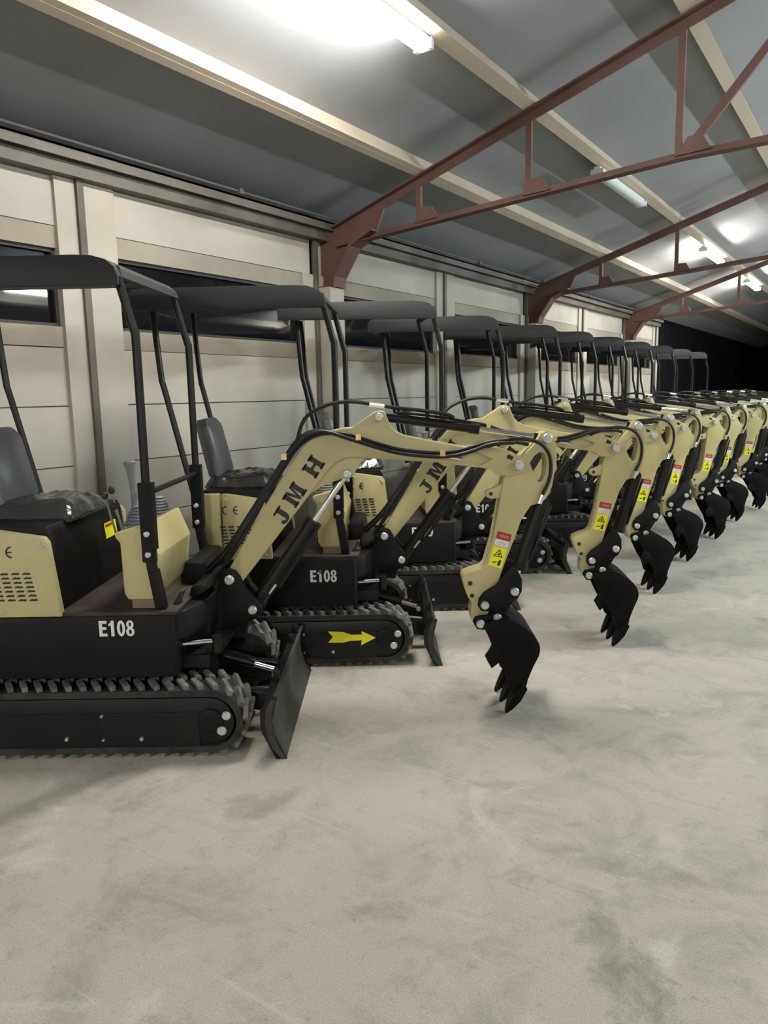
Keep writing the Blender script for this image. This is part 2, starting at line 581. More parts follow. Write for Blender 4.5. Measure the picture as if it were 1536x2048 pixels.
def make_truss(y, idx):
    t = empty('roof_truss', (RIDGE, y, 2.8))
    struct(t, 'red oxide steel roof truss, number %d from the near end' % idx, 'truss')

    def put(name, fn, both=True):
        for s in ((1, -1) if both else (1,)):
            m = MB()
            fn(m, s)
            m.build(name, M_TRUSS, t, smooth=False)
    mx = lambda x, s: (x - RIDGE) * s
    Z = lambda z: z - 2.8
    P = lambda x, z, s: (mx(x, s), Z(z))

    def rafter(m, s):
        bar(m, P(-4.25, zr(-4.25) - 0.03, s), P(RIDGE, zr(RIDGE) - 0.03, s), 0.075, 0.012)
        bar(m, P(-4.25, zr(-4.25) + 0.006, s), P(RIDGE, zr(RIDGE) + 0.006, s), 0.012, 0.13)
    put('rafter', rafter)

    def chord(m, s):
        bar(m, P(-4.2, 2.845, s), P(-1.28, 3.06, s), 0.05, 0.012)
        bar(m, P(-4.2, 2.825, s), P(-1.28, 3.04, s), 0.010, 0.09)
        bar(m, P(-1.28, 3.06, s), P(RIDGE, 3.075, s), 0.05, 0.012)
        bar(m, P(-1.28, 3.04, s), P(RIDGE, 3.055, s), 0.010, 0.09)
    put('tie_chord', chord)
    for x, zb in ((-3.35, 2.91), (-2.38, 2.98), (-1.3, 3.06)):
        put('strut', lambda m, s, x=x, zb=zb: bar(m, P(x, zb, s), P(x, zr(x) - 0.04, s), 0.045, 0.03))
    put('brace', lambda m, s: bar(m, P(-1.25, 3.08, s), P(-0.30, zr(-0.30) - 0.04, s), 0.055, 0.03))

    def haunch(m, s):
        pts = [(-4.4, 2.475), (-4.21, 2.475), (-4.19, 2.56), (-4.02, 2.80), (-3.78, 2.90), (-3.70, 3.08), (-4.4, 2.92)]
        m.prism([P(x, z, s) for x, z in pts], -0.012, 0.012)
        m.prism([P(x, z, s) for x, z in [(-4.22, 2.475), (-4.205, 2.475), (-4.185, 2.56), (-4.015, 2.80), (-3.78, 2.90), (-3.78, 2.915), (-4.03, 2.815), (-4.2, 2.565)]], -0.09, 0.09)
        m.box(min(mx(-4.4, s), mx(-4.21, s)), max(mx(-4.4, s), mx(-4.21, s)), -0.09, 0.09, Z(2.475), Z(2.487))
    put('haunch_plate', haunch)
    for x, z in ((-1.22, 3.08), (-2.33, 3.0), (-3.3, 2.94)):
        put('gusset_plate', lambda m, s, x=x, z=z: m.prism([P(x - 0.09, z - 0.02, s), P(x + 0.13, z - 0.01, s), P(x + 0.07, z + 0.09, s), P(x - 0.02, z + 0.09, s)], -0.02, 0.02))
    return t


ti = 0
for i, s in enumerate(SUP):
    if i % 2 == 1:
        ti += 1
        make_truss(s + 0.135, ti)

# ------------------------------------------------------------------ fluorescent lights


def make_light(x, y0, y1, lit, label):
    z = zr(-2.4) - (0.02 if x < RIDGE else 0.15)
    t = empty('fluorescent_light', (x, (y0 + y1) / 2, z))
    tag(t, label, 'ceiling light', 'fluorescent ceiling lights')
    L = (y1 - y0) / 2
    m = MB()
    m.box(-0.028, 0.028, -L, L, 0.0, 0.022, 0.004)
    for q in (-0.7, 0.7):
        m.box(-0.012, 0.012, q * L - 0.015, q * L + 0.015, 0.02, 0.07 if x < RIDGE else 0.20)
    m.build('housing', M_LAMPH, t)
    m = MB()
    prof = [(-0.030, 0.0)] + [(0.058 * math.cos(a), -0.025 + 0.040 * math.sin(a)) for a in [PI + PI * k / 8 for k in range(9)]] + [(0.030, 0.0)]
    m.prism(prof, -L + 0.03, L - 0.03)
    m.build('diffuser', lit, t)
    for s in (-1, 1):
        m = MB()
        m.box(-0.06, 0.06, min(s * L, s * (L - 0.03)), max(s * L, s * (L - 0.03)), -0.058, 0.0, 0.008)
        m.build('end_cap', M_LAMPH, t)
    return t


make_light(-2.4, 2.55, 4.05, M_TUBE, 'big lit tube light hanging above the nearest excavator')
make_light(-2.4, 7.15, 8.65, M_TUBEOFF, 'unlit tube light under the second purlin')
make_light(-2.4, 11.9, 13.3, M_TUBE3, 'small lit tube light beyond the second truss')
make_light(-2.4, 15.9, 17.3, M_TUBE3, 'farthest lit tube light, just beyond the last truss')
make_light(3.4, 7.0, 8.4, M_TUBE2, 'lit tube light over the right half, mirrored in the first window')
make_light(3.4, 2.4, 3.8, M_TUBE6, 'unseen tube light added over the right half to brighten the near bays')  # added out of view as fill for floor and machines
make_light(-2.4, -6.6, -5.1, M_TUBE4, 'unseen tube light added behind the camera on the left for brightness')  # added fill, lights the machine sides from behind the camera
make_light(3.4, 14.3, 15.25, M_TUBE5, 'unseen tube light added over the right half to brighten the far bays')  # added out of view to lift the far wall and floor
make_light(3.4, -6.6, -5.1, M_TUBE4, 'unseen tube light added behind the camera on the right for brightness')  # added fill, right-hand partner of the one behind the camera

# ------------------------------------------------------------------ the mini excavator
OX = 1.3                      # machine origin sits at x = -1.3 of the drawing frame
BY = 0.04                     # the boom runs a little to the far side of the centre line
SWX = -0.88                   # swing post
BP = (0.549, 1.176)           # boom to stick pin
BK = (0.370, 0.438)           # stick to bucket pin
STC = (-0.085, 1.405)         # stick cylinder base pin
TT = (0.677, 1.293)           # stick cylinder rod pin

BOOM = [(-0.823, 0.677), (-0.807, 0.706), (-0.687, 0.902), (-0.549, 1.121), (-0.456, 1.249), (-0.413, 1.296), (-0.364, 1.327), (-0.306, 1.345), (-0.255, 1.355), (-0.21, 1.357), (-0.175, 1.383), (-0.14, 1.405), (-0.112, 1.424), (-0.087, 1.433), (-0.06, 1.426), (-0.047, 1.394), (-0.034, 1.36), (-0.01, 1.335), (0.027, 1.316), (0.145, 1.29), (0.241, 1.271), (0.332, 1.255), (0.407, 1.246), (0.471, 1.236), (0.521, 1.216), (0.565, 1.197), (0.574, 1.174), (0.556, 1.149), (0.515, 1.136), (0.476, 1.136), (0.442, 1.155), (0.332, 1.169), (0.181, 1.192), (0.007, 1.204), (-0.131, 1.216), (-0.204, 1.224), (-0.25, 1.218), (-0.287, 1.2), (-0.325, 1.166), (-0.429, 1.035), (-0.571, 0.860), (-0.658, 0.752), (-0.753, 0.634), (-0.795, 0.628)]
GUSSET = [(-0.431, 1.049), (-0.341, 1.169), (-0.27, 1.226), (-0.133, 1.223), (-0.173, 1.196), (-0.197, 1.162), (-0.212, 1.134), (-0.236, 1.121), (-0.263, 1.123), (-0.301, 1.11), (-0.367, 1.083), (-0.419, 1.049)]
STICK = [(0.652, 1.318), (0.672, 1.325), (0.69, 1.32), (0.709, 1.297), (0.721, 1.263), (0.724, 1.21), (0.72, 1.171), (0.704, 1.068), (0.677, 1.015), (0.654, 0.996), (0.608, 0.985), (0.565, 0.918), (0.536, 0.836), (0.486, 0.706), (0.454, 0.605), (0.402, 0.572), (0.38, 0.55), (0.421, 0.523), (0.421, 0.494), (0.407, 0.462), (0.397, 0.425), (0.375, 0.408), (0.351, 0.416), (0.332, 0.442), (0.329, 0.478), (0.336, 0.53), (0.318, 0.55), (0.308, 0.575), (0.290, 0.635), (0.297, 0.661), (0.339, 0.677), (0.379, 0.688), (0.397, 0.707), (0.432, 0.826), (0.466, 1.014), (0.479, 1.106), (0.499, 1.152), (0.556, 1.208), (0.619, 1.264)]
HOLE = [(0.606, 1.18), (0.624, 1.209), (0.647, 1.225), (0.667, 1.218), (0.674, 1.183), (0.668, 1.131), (0.657, 1.104), (0.643, 1.099), (0.627, 1.127)]
BRACKET = [(-0.835, 0.682), (-0.82, 0.705), (-0.798, 0.712), (-0.771, 0.700), (-0.752, 0.67), (-0.726, 0.607), (-0.68, 0.556), (-0.655, 0.521), (-0.665, 0.484), (-0.69, 0.468), (-0.724, 0.455), (-0.757, 0.431), (-0.813, 0.402), (-0.90, 0.402), (-0.92, 0.47), (-0.875, 0.58)]
ROCK = [(0.512, 0.70), (0.54, 0.70), (0.567, 0.64), (0.567, 0.585), (0.546, 0.545), (0.495, 0.52), (0.455, 0.51), (0.42, 0.49), (0.378, 0.490), (0.361, 0.515), (0.366, 0.55), (0.392, 0.582), (0.443, 0.613), (0.475, 0.65)]
BUCK = [(0.341, 0.462), (0.356, 0.478), (0.380, 0.476), (0.399, 0.454), (0.433, 0.455), (0.484, 0.468), (0.549, 0.442), (0.595, 0.408), (0.628, 0.369), (0.642, 0.331), (0.638, 0.292), (0.611, 0.236), (0.582, 0.161), (0.572, 0.135), (0.524, 0.102), (0.5, 0.127), (0.481, 0.213), (0.458, 0.25), (0.439, 0.294), (0.418, 0.348), (0.401, 0.391), (0.383, 0.432), (0.363, 0.418), (0.343, 0.430)]


HOLE = [(0.642 + 1.14 * (x - 0.642), 1.162 + 1.1 * (z - 1.162)) for x, z in HOLE]


def circ(cx, cz, r, n=14):
    return [(cx + r * math.cos(2 * PI * k / n), cz + r * math.sin(2 * PI * k / n)) for k in range(n)]


def ring_poly(cx, cz, rx, rz, tx, tz, n=18):
    """quads of an elliptical ring"""
    out = []
    for k in range(n):
        a, c = 2 * PI * k / n, 2 * PI * (k + 1) / n
        out.append([(cx + rx * math.cos(a), cz + rz * math.sin(a)), (cx + rx * math.cos(c), cz + rz * math.sin(c)),
                    (cx + (rx - tx) * math.cos(c), cz + (rz - tz) * math.sin(c)), (cx + (rx - tx) * math.cos(a), cz + (rz - tz) * math.sin(a))])
    return out


def rect(x0, x1, z0, z1):
    return [(x0, z0), (x1, z0), (x1, z1), (x0, z1)]


# bold condensed figures in a box 0.56 wide and 1 high
GLYPH = {
    'E': [rect(0.02, 0.24, 0, 1), rect(0.2, 0.56, 0.82, 1), rect(0.2, 0.52, 0.42, 0.60), rect(0.2, 0.57, 0, 0.18)],
    '1': [rect(0.22, 0.43, 0, 0.98), [(0.06, 0.64), (0.22, 0.70), (0.26, 0.98), (0.40, 1.0), (0.30, 1.0), (0.20, 0.86), (0.06, 0.80)]],
    '0': ring_poly(0.29, 0.5, 0.28, 0.51, 0.19, 0.17),
    '8': ring_poly(0.29, 0.745, 0.25, 0.265, 0.17, 0.13) + ring_poly(0.29, 0.27, 0.28, 0.285, 0.18, 0.14),
    '9': ring_poly(0.29, 0.69, 0.28, 0.32, 0.18, 0.16) + [[(0.57, 0.70), (0.56, 0.35), (0.47, 0.10), (0.30, -0.01), (0.06, 0.04), (0.08, 0.20), (0.25, 0.16), (0.36, 0.30), (0.38, 0.60)]],
}
GLYPH['1'][1] = [(0.06, 0.66), (0.06, 0.80), (0.20, 0.86), (0.28, 1.0), (0.43, 1.0), (0.43, 0.70), (0.22, 0.70)]


def lettering(txt, x, z, y, width, h, parent, name, material):
    """flat letters on a face that looks towards -Y, lower left corner at x, z"""
    m = MB()
    pitch = width / len(txt)
    k = pitch / 0.62
    for i, ch in enumerate(txt):
        for p in GLYPH[ch]:
            m.prism([(x + i * pitch + px_ * k, z + pz_ * h) for px_, pz_ in p], y - 0.0008, y)
    return m.build(name, material, parent, False, shift=OX)


PARTS = []       # (object, group)


def part(m, name, material, grp, parent, smooth=True, ang=32):
    o = m.build(name, material, parent, smooth, ang, shift=OX)
    PARTS.append((o, grp))
    return o


def sub(m, name, material, parent, smooth=True, ang=32):
    return m.build(name, material, parent, smooth, ang, shift=OX)


def decal(m, name, material, parent):
    return m.build(name, material, parent, False, shift=OX)


def pin(parent, x, z, y0, r=0.021, name='pin', length=0.022, hexa=False):
    """silver pin head on the near side and a shaft through the joint"""
    m = MB()
    if hexa:
        m.lathe((x, y0, z), [(r, 0), (r, length * 0.7), (r * 0.9, length)], (0, -1, 0), 6)
    else:
        m.lathe((x, y0, z), [(r, 0), (r, length * 0.75), (r * 0.82, length), (r * 0.45, length), (r * 0.4, length + 0.004)], (0, -1, 0), 14)
    return sub(m, name, M_ZINC, parent)


def stadium(x0, x1, zc, r, n=14):
    pts = []
    for k in range(n + 1):
        a = -PI / 2 + PI * k / n
        pts.append((x1 + r * math.cos(a), zc + r * math.sin(a)))
    for k in range(n + 1):
        a = PI / 2 + PI * k / n
        pts.append((x0 + r * math.cos(a), zc + r * math.sin(a)))
    return pts


def build_excavator(root):
    # ---------------- undercarriage
    TZ, TR, TX0, TX1 = 0.158, 0.138, -1.80, -0.815
    for s in (-1, 1):
        ya, yb_ = (-0.48, -0.285) if s < 0 else (0.285, 0.48)
        m = MB()
        m.prism(stadium(TX0, TX1, TZ, TR), ya, yb_, holes=[stadium(TX0, TX1, TZ, TR - 0.028)[::-1]])
        m.mi = 1
        straight = TX1 - TX0
        per = 2 * straight + 2 * PI * TR
        n = 46
        for k in range(n):
            for row in range(2):
                d = (k + 0.5 * row) / n * per
                if d < straight:
                    c, nrm = Vector((TX0 + d, TZ + TR)), 0.0
                elif d < straight + PI * TR:
                    a = (d - straight) / TR
                    c, nrm = Vector((TX1 + TR * math.sin(a), TZ + TR * math.cos(a))), a
                elif d < 2 * straight + PI * TR:
                    c, nrm = Vector((TX1 - (d - straight - PI * TR), TZ - TR)), PI
                else:
                    a = PI + (d - 2 * straight - PI * TR) / TR
                    c, nrm = Vector((TX0 + TR * math.sin(a), TZ + TR * math.cos(a))), a
                yc = (ya + yb_) / 2 + (-0.047 if row == 0 else 0.047)
                rot = Matrix.Rotation(nrm, 3, 'Y') @ Matrix.Rotation(R(33), 3, 'Z')
                off = Matrix.Rotation(nrm, 3, 'Y') @ Vector((0, 0, 0.009))
                m.obox(Vector((c.x, yc, c.y)) + off, 0.022, 0.100, 0.024, rot, 0.005)
        trk = part(m, 'track', [M_RUBBER, M_LUG], 'under', root)
        m = MB()
        yo = ya + 0.008 if s < 0 else ya + 0.03
        yi = yb_ - 0.03 if s < 0 else yb_ - 0.008
        m.prism(stadium(TX0, TX1 - 0.005, TZ - 0.002, 0.104), yo, yi, bev=0.012)
        m.box(TX0 + 0.05, TX1 - 0.05, yo - 0.004 * (s < 0), yi + 0.004 * (s > 0), 0.04, 0.20, 0.01)
        sub(m, 'track_frame', M_BLACK, trk)
        for x in (TX0, TX1):
            m = MB()
            yf = ya - 0.002 if s < 0 else yb_ + 0.002
            m.lathe((x, yf, TZ), [(0.055, -0.01), (0.055, 0.0), (0.048, 0.004), (0.03, 0.004)], (0, s, 0), 22)
            sub(m, 'idler_wheel' if x == TX1 else 'drive_sprocket', M_BLACKM, trk)
        yn = ya if s < 0 else yb_
        for (bx, bz, br) in ((-0.745, 0.185, 0.020), (-0.768, 0.118, 0.021), (-1.425, 0.09, 0.009), (-1.108, 0.087, 0.009), (-1.27, 0.085, 0.006), (-1.27, 0.19, 0.006)):
            m = MB()
            m.lathe((bx, yn - 0.002 * s, bz), [(br, 0), (br, 0.008), (br * 0.8, 0.012)], (0, s, 0), 10)
            sub(m, 'bolt', M_ZINC, trk)
    m = MB()
    m.box(-1.70, -0.92, -0.27, 0.27, 0.13, 0.29, 0.02)
    m.box(-1.62, -0.98, -0.29, 0.29, 0.10, 0.20, 0.01)
    m.cyl((-1.3, 0, 0.28), (-1.3, 0, 0.36), 0.25, seg=28)
    part(m, 'undercarriage_frame', M_BLACK, 'under', root)

    prof = [(-0.497, 0.0), (-0.525, 0.05), (-0.545, 0.11), (-0.552, 0.17), (-0.545, 0.22), (-0.53, 0.262),
            (-0.548, 0.265), (-0.572, 0.225), (-0.580, 0.17), (-0.575, 0.11), (-0.555, 0.05), (-0.515, 0.0)]
    m = MB()
    m.prism(prof, -0.507, 0.507)
    bl = part(m, 'dozer_blade', M_BLADE, 'under', root)
    m = MB()
    for y in (-0.506, 0.490):
        m.prism([(-0.495, -0.0), (-0.543, 0.11), (-0.55, 0.17), (-0.525, 0.268), (-0.56, 0.275), (-0.60, 0.21), (-0.60, 0.13), (-0.54, 0.0)], y, y + 0.016)
    m.box(-0.58, -0.545, -0.49, 0.49, 0.245, 0.265)
    for y in (0.20, 0.36, -0.30):
        m.prism([(-0.575, 0.25), (-0.545, 0.25), (-0.545, 0.31), (-0.575, 0.31)], y, y + 0.02, bev=0.004)
    sub(m, 'blade_stiffener', M_BLACK, bl)
    for y in (-0.19, 0.19):
        m = MB()
        m.prism([(-0.93, 0.15), (-0.93, 0.25), (-0.75, 0.19), (-0.565, 0.17), (-0.565, 0.08), (-0.75, 0.10)], y - 0.03, y + 0.03, bev=0.006)
        part(m, 'blade_arm', M_BLACK, 'under', root)
    m = MB()
    m.cyl((-0.93, 0, 0.30), (-0.72, 0, 0.235), 0.023, seg=16)
    m.cyl((-0.72, 0, 0.235), (-0.71, 0, 0.232), 0.027, seg=16)
    m.cyl((-0.955, 0.03, 0.30), (-0.955, -0.03, 0.30), 0.035)
    bc = part(m, 'blade_cylinder', M_BLACK, 'under', root)
    m = MB()
    m.cyl((-0.72, 0, 0.235), (-0.60, 0, 0.198), 0.014, seg=14)
    sub(m, 'cylinder_rod', M_CHROME, bc)
    pin(bc, -0.93, 0.30, -0.03, 0.017)
    m = MB()
    m.prism([(-0.62, 0.16), (-0.56, 0.16), (-0.56, 0.24), (-0.61, 0.225)], -0.05, -0.03)
    m.prism([(-0.62, 0.16), (-0.56, 0.16), (-0.56, 0.24), (-0.61, 0.225)], 0.03, 0.05)
    sub(m, 'blade_lug', M_BLACK, bl)
    pin(bl, -0.605, 0.20, -0.05, 0.015)

    # ---------------- upper body
    m = MB()
    plan = [(-1.80, -0.36), (-1.77, -0.42), (-1.71, -0.45), (-0.965, -0.45), (-0.955, -0.43), (-0.955, 0.43), (-0.965, 0.45), (-1.71, 0.45), (-1.77, 0.42), (-1.80, 0.36)]
    m.prism(plan, 0.345, 0.615, bev=0.008, axis='Z')
    body = part(m, 'lower_body', M_BLACKM, 'upper', root)
    PARTS.append((body, 'text_host'))
    PARTS.pop()
    m = MB()
    m.prism([(-1.43, 0.613), (-0.94, 0.613), (-0.94, 0.63), (-1.43, 0.633)], -0.445, 0.445, bev=0.004)
    for y in (-0.34, 0.12):
        m.prism([(-0.985, 0.63), (-0.965, 0.63), (-0.94, 0.685), (-0.95, 0.688)], y, y + 0.07)
    part(m, 'floor_plate', M_MAT, 'upper', root)
    m = MB()
    m.prism([(-0.97, -0.40), (-0.92, -0.36), (-0.86, -0.14), (-0.86, 0.18), (-0.92, 0.38), (-0.97, 0.40)], 0.485, 0.613, bev=0.01, axis='Z')
    m.prism([(-0.97, -0.20), (-0.88, -0.14), (-0.88, 0.18), (-0.97, 0.20)], 0.36, 0.49, axis='Z')
    m.prism([(-0.96, 0.613), (-0.93, 0.613), (-0.86, 0.66), (-0.87, 0.69), (-0.94, 0.67)], -0.20, 0.16, bev=0.006)
    m.cyl((-0.88, 0.02, 0.36), (-0.88, 0.02, 0.66), 0.06, seg=18)
    m.box(-1.0, -0.84, -0.34, 0.34, 0.345, 0.40, 0.01)
    part(m, 'front_casting', M_BLACK, 'upper', root)
    m = MB()
    m.prism([(-1.03, 0.615), (-0.95, 0.615), (-0.925, 0.66), (-0.94, 0.735), (-1.02, 0.74)], 0.0, 0.43, bev=0.012)
    part(m, 'front_cover', M_BLACKM, 'upper', root)
    m = MB()
    m.cyl((-1.02, -0.34, 0.450), (-0.95, -0.335, 0.451), 0.030, seg=16)
    sw = part(m, 'swing_cylinder', M_BLACK, 'upper', root)
    m = MB()
    m.cyl((-0.97, -0.34, 0.452), (-0.82, -0.30, 0.452), 0.0115, seg=14)
    sub(m, 'cylinder_rod', M_CHROME, sw)
    m = MB()
    m.cyl((-0.815, -0.298, 0.475), (-0.815, -0.298, 0.40), 0.022)
    m.box(-0.86, -0.79, -0.30, -0.03, 0.40, 0.43, 0.006)
    sub(m, 'rod_eye', M_BLACK, sw)

    # engine cover
    m = MB()
    side = [(-1.413, 0.618), (-1.446, 0.93), (-1.46, 0.953), (-1.65, 0.984), (-1.68, 0.985), (-1.685, 0.618)]
    for y0, y1 in ((-0.458, -0.42), (0.42, 0.458)):
        m.prism(side, y0, y1, bev=0.006)
    plan2 = [(-1.69, -0.458), (-1.74, -0.455), (-1.785, -0.43), (-1.815, -0.38), (-1.825, 0.0), (-1.815, 0.38), (-1.785, 0.43), (-1.74, 0.455), (-1.69, 0.458)]
    m.prism(plan2, 0.618, 0.985, bev=0.012, axis='Z')
    ec = part(m, 'engine_cover', M_KHAKI, 'upper', root)
    # CE mark and louvres
    m = MB()
    yd = -0.4595
    for cx, kind in ((-1.655, 'C'), (-1.596, 'E')):
        rr = 0.025
        for k in range(7):
            a0, a1 = PI / 2 + PI * k / 7, PI / 2 + PI * (k + 1) / 7
            p = [(cx + rr * math.cos(a0), 0.895 + rr * math.sin(a0)), (cx + rr * math.cos(a1), 0.895 + rr * math.sin(a1)),
                 (cx + (rr - 0.0065) * math.cos(a1), 0.895 + (rr - 0.0065) * math.sin(a1)), (cx + (rr - 0.0065) * math.cos(a0), 0.895 + (rr - 0.0065) * math.sin(a0))]
            m.prism(p, yd - 0.0005, yd)
        if kind == 'E':
            m.box(cx - rr + 0.003, cx + 0.001, yd - 0.0005, yd, 0.892, 0.898)
    decal(m, 'ce_mark', M_DECAL, ec)
    m = MB()
    for cx in range(4):
        for rz in range(7):
            x = -1.700 + cx * 0.046 + rz * 0.0035
            z = 0.800 - rz * 0.0185
            m.prism([(x, z), (x + 0.034, z), (x + 0.036, z + 0.004), (x + 0.029, z + 0.009), (x + 0.022, z + 0.006), (x + 0.014, z + 0.009), (x + 0.006, z + 0.006)], -0.4605, -0.456)
    decal(m, 'louvre_vent', M_DECAL, ec)
    m = MB()
    for (x, z) in ((-1.465, 0.915), (-1.655, 0.955), (-1.45, 0.645), (-1.66, 0.640), (-1.475, 0.93)):
        m.lathe((x, -0.457, z), [(0.006, 0), (0.006, 0.005), (0.004, 0.007)], (0, -1, 0), 8)
    sub(m, 'cover_screw', M_ZINC, ec)
    m = MB()
    m.box(-1.755, -1.70, -0.4605, -0.4545, 0.640, 0.700)
    decal(m, 'warning_sticker', M_YEL, ec)
    m = MB()
    m.prism([(-1.738, 0.668), (-1.716, 0.668), (-1.727, 0.69)], -0.4612, -0.4606)
    m.box(-1.742, -1.712, -0.4612, -0.4606, 0.650, 0.659)
    decal(m, 'warning_symbol', M_DECAL, ec)

    # seat box and seat
    m = MB()
    m.prism([(-1.425, 0.63), (-1.455, 0.96), (-1.47, 0.99), (-1.80, 1.0), (-1.80, 0.63)], -0.415, 0.415, bev=0.006)
    sb = part(m, 'seat_box', M_BLACKM, 'upper', root)
    m = MB()
    for k, (dy, z0, z1) in enumerate(((0.15, 0.83, 0.905),)):
        xa = -1.425 - (z0 - 0.63) * 0.0909 + 0.003
        xb = -1.425 - (z1 - 0.63) * 0.0909 + 0.003
        m.prism([(xa, z0), (xb, z1), (xb + 0.002, z1), (xa + 0.002, z0)], dy, dy + 0.15)
    decal(m, 'warning_sticker', M_YEL, sb)
    m = MB()
    xa = -1.425 - (0.885 - 0.63) * 0.0909 + 0.0055
    m.prism([(xa, 0.885), (xa - 0.0012, 0.898), (xa + 0.0005, 0.898), (xa + 0.0015, 0.885)], 0.16, 0.24)
    decal(m, 'warning_heading', M_RED, sb)
    m = MB()
    nx, ny = 18, 14
    grid = {}
    rnd = random.Random(8)
    verts, faces = [], []
    for i in range(nx + 1):
        for j in range(ny + 1):
            u, v = i / nx, j / ny
            edge = min(u, 1 - u, v, 1 - v)
            h = 0.075 * min(1, (edge / 0.16)) ** 0.5
            h += 0.010 * math.sin(9 * u + 4 * v) * math.sin(11 * v) + rnd.uniform(-0.006, 0.006)
            grid[i, j] = len(verts)
            verts.append((-1.83 + 0.40 * u, -0.24 + 0.44 * v, 0.995 + max(0.0, h)))
    for i in range(nx):
        for j in range(ny):
            faces.append((grid[i, j], grid[i + 1, j], grid[i + 1, j + 1], grid[i, j + 1]))
    m._new(verts, faces)
    m.box(-1.82, -1.44, -0.23, 0.19, 0.98, 1.01)
    part(m, 'seat_cushion', M_WRAP, 'upper', root, ang=60)
    m = MB()
    # backrest: rounded slab leaning to the rear
    outline = []
    for (cy, cz, a0) in ((0.12, 0.30, 0), (-0.12, 0.30, PI / 2)):
        for k in range(7):
            a = a0 + PI / 2 * k / 6
            outline.append((cy + 0.08 * math.cos(a), cz + 0.06 * math.sin(a)))
    outline += [(-0.21, 0.02), (0.21, 0.02)]
    lean = Matrix.Rotation(R(-12), 3, 'Y')
    n = len(outline)
    base = Vector((-1.785, -0.03, 1.03))
    verts = []
    for t_, sc in ((-0.04, 0.92), (-0.025, 1.0), (0.025, 1.0), (0.04, 0.9)):
        for (yy, zz) in outline:
            verts.append(base + lean @ Vector((t_ + 0.02 * math.cos(yy * 7) * -1 + 0.02, yy * sc * 0.8, 0.17 + (zz - 0.17) * sc)))
    faces = [tuple(range(n)), tuple(reversed(range(3 * n, 4 * n)))]
    for r_ in range(3):
        for i in range(n):
            faces.append((r_ * n + i, r_ * n + (i + 1) % n, (r_ + 1) * n + (i + 1) % n, (r_ + 1) * n + i))
    m._new(verts, faces)
    part(m, 'seat_back', M_SEAT, 'upper', root, ang=50)

    # console
    m = MB()
    m.prism([(-1.150, 0.672), (-1.165, 0.70), (-1.168, 0.915), (-1.185, 0.935), (-1.190, 0.955), (-1.062, 0.990), (-1.055, 0.985), (-1.008, 0.862), (-1.030, 0.70), (-1.045, 0.672)], -0.405, 0.09, bev=0.006)
    con = part(m, 'control_console', M_KHAKI, 'upper', root)
    m = MB()
    m.box(-1.14, -1.045, -0.39, 0.08, 0.625, 0.675, 0.004)
    sub(m, 'console_base', mat('khaki_base', (0.20, 0.165, 0.075), 0.6), con)
    for y in (-0.28, 0.0):
        m = MB()
        prof = []
        for k in range(7):
            r_ = 0.060 - 0.006 * k
            prof += [(r_, 0.013 * k), (r_ + 0.006, 0.013 * k + 0.005), (r_ - 0.002, 0.013 * k + 0.011)]
        m.lathe((-1.125, y, 0.968), prof, (0, 0, 1), 18)
        bt = sub(m, 'lever_boot', M_GRIP, con)
        if y > -0.1:
            continue
        m = MB()
        m.lathe((-1.135, y, 1.05), [(0.017, 0), (0.015, 0.03), (0.013, 0.07), (0.015, 0.12), (0.02, 0.165), (0.026, 0.19), (0.022, 0.196)], (-0.07, 0, 1), 14)
        sub(m, 'joystick', M_GRIP, con)
    for (x, y, z) in ((-1.245, -0.33, 1.105), (-1.215, -0.33, 1.128), (-1.205, -0.34, 1.06)):
        m = MB()
        m.cyl((x + 0.035, y, 0.945), (x, y, z), 0.005, seg=8)
        sub(m, 'control_rod', M_GRIP, con)
        m = MB()
        m.sphere((x, y, z), 0.014, (1, 1, 1.2))
        sub(m, 'lever_knob', M_DECAL, con)

    # canopy
    m = MB()
    top = [(-2.13, 1.985), (-2.135, 2.03), (-2.10, 2.062), (-2.05, 2.068), (-1.25, 2.070), (-1.18, 2.066), (-1.13, 2.052), (-1.095, 2.025), (-1.083, 1.99)]
    under = [(-1.103, 1.985), (-1.112, 2.012), (-1.14, 2.034), (-1.19, 2.045), (-1.25, 2.048), (-2.05, 2.046), (-2.09, 2.04), (-2.11, 2.02), (-2.11, 1.985)]
    m.prism(top + under, -0.44, 0.412)
    m.prism(top + [(-1.083, 1.953), (-2.13, 1.953)], -0.452, -0.432, bev=0.006)
    for v in m.bm.verts:
        v.co.z += 0.022 * (v.co.y + 0.44)
    roof = part(m, 'canopy_roof', M_GREYBLK, 'canopy', root)
    m = MB()
    for y in (-0.20, 0.10):
        m.box(-2.08, -1.15, y - 0.015, y + 0.015, 2.038, 2.056, 0.003)
    sub(m, 'roof_rib', M_GREYBLK, roof)
    for y in (-0.40, 0.40):
        m = MB()
        m.tube([(-1.046, y, 0.80), (-1.045, y, 1.70), (-1.048, y, 1.77), (-1.056, y, 1.81), (-1.098, y, 1.98), (-1.108, y, 2.03)], 0.0175, 10, 3)
        part(m, 'canopy_post', M_BLACK, 'canopy', root)
        m = MB()
        m.tube([(-1.83, y, 0.90), (-1.865, y, 1.05), (-1.972, y, 1.54), (-1.985, y, 1.60), (-2.005, y, 1.88), (-2.015, y, 2.03)], 0.0165, 10, 4)
        part(m, 'canopy_post', M_BLACK, 'canopy', root)
        m = MB()
        m.box(-1.073, -1.017, y - 0.024, y + 0.024, 0.835, 1.165, 0.005)
        m.prism([(-1.065, 0.84), (-1.022, 0.84), (-1.000, 0.70), (-0.99, 0.632), (-1.035, 0.632), (-1.045, 0.70)], y - 0.02, y + 0.02, bev=0.004)
        br = part(m, 'post_bracket', M_BLACKM, 'upper', root)
        for z in (0.955, 0.868):
            pin(br, -1.047, z, y - 0.024, 0.0125, 'bolt', 0.012)
    m = MB()
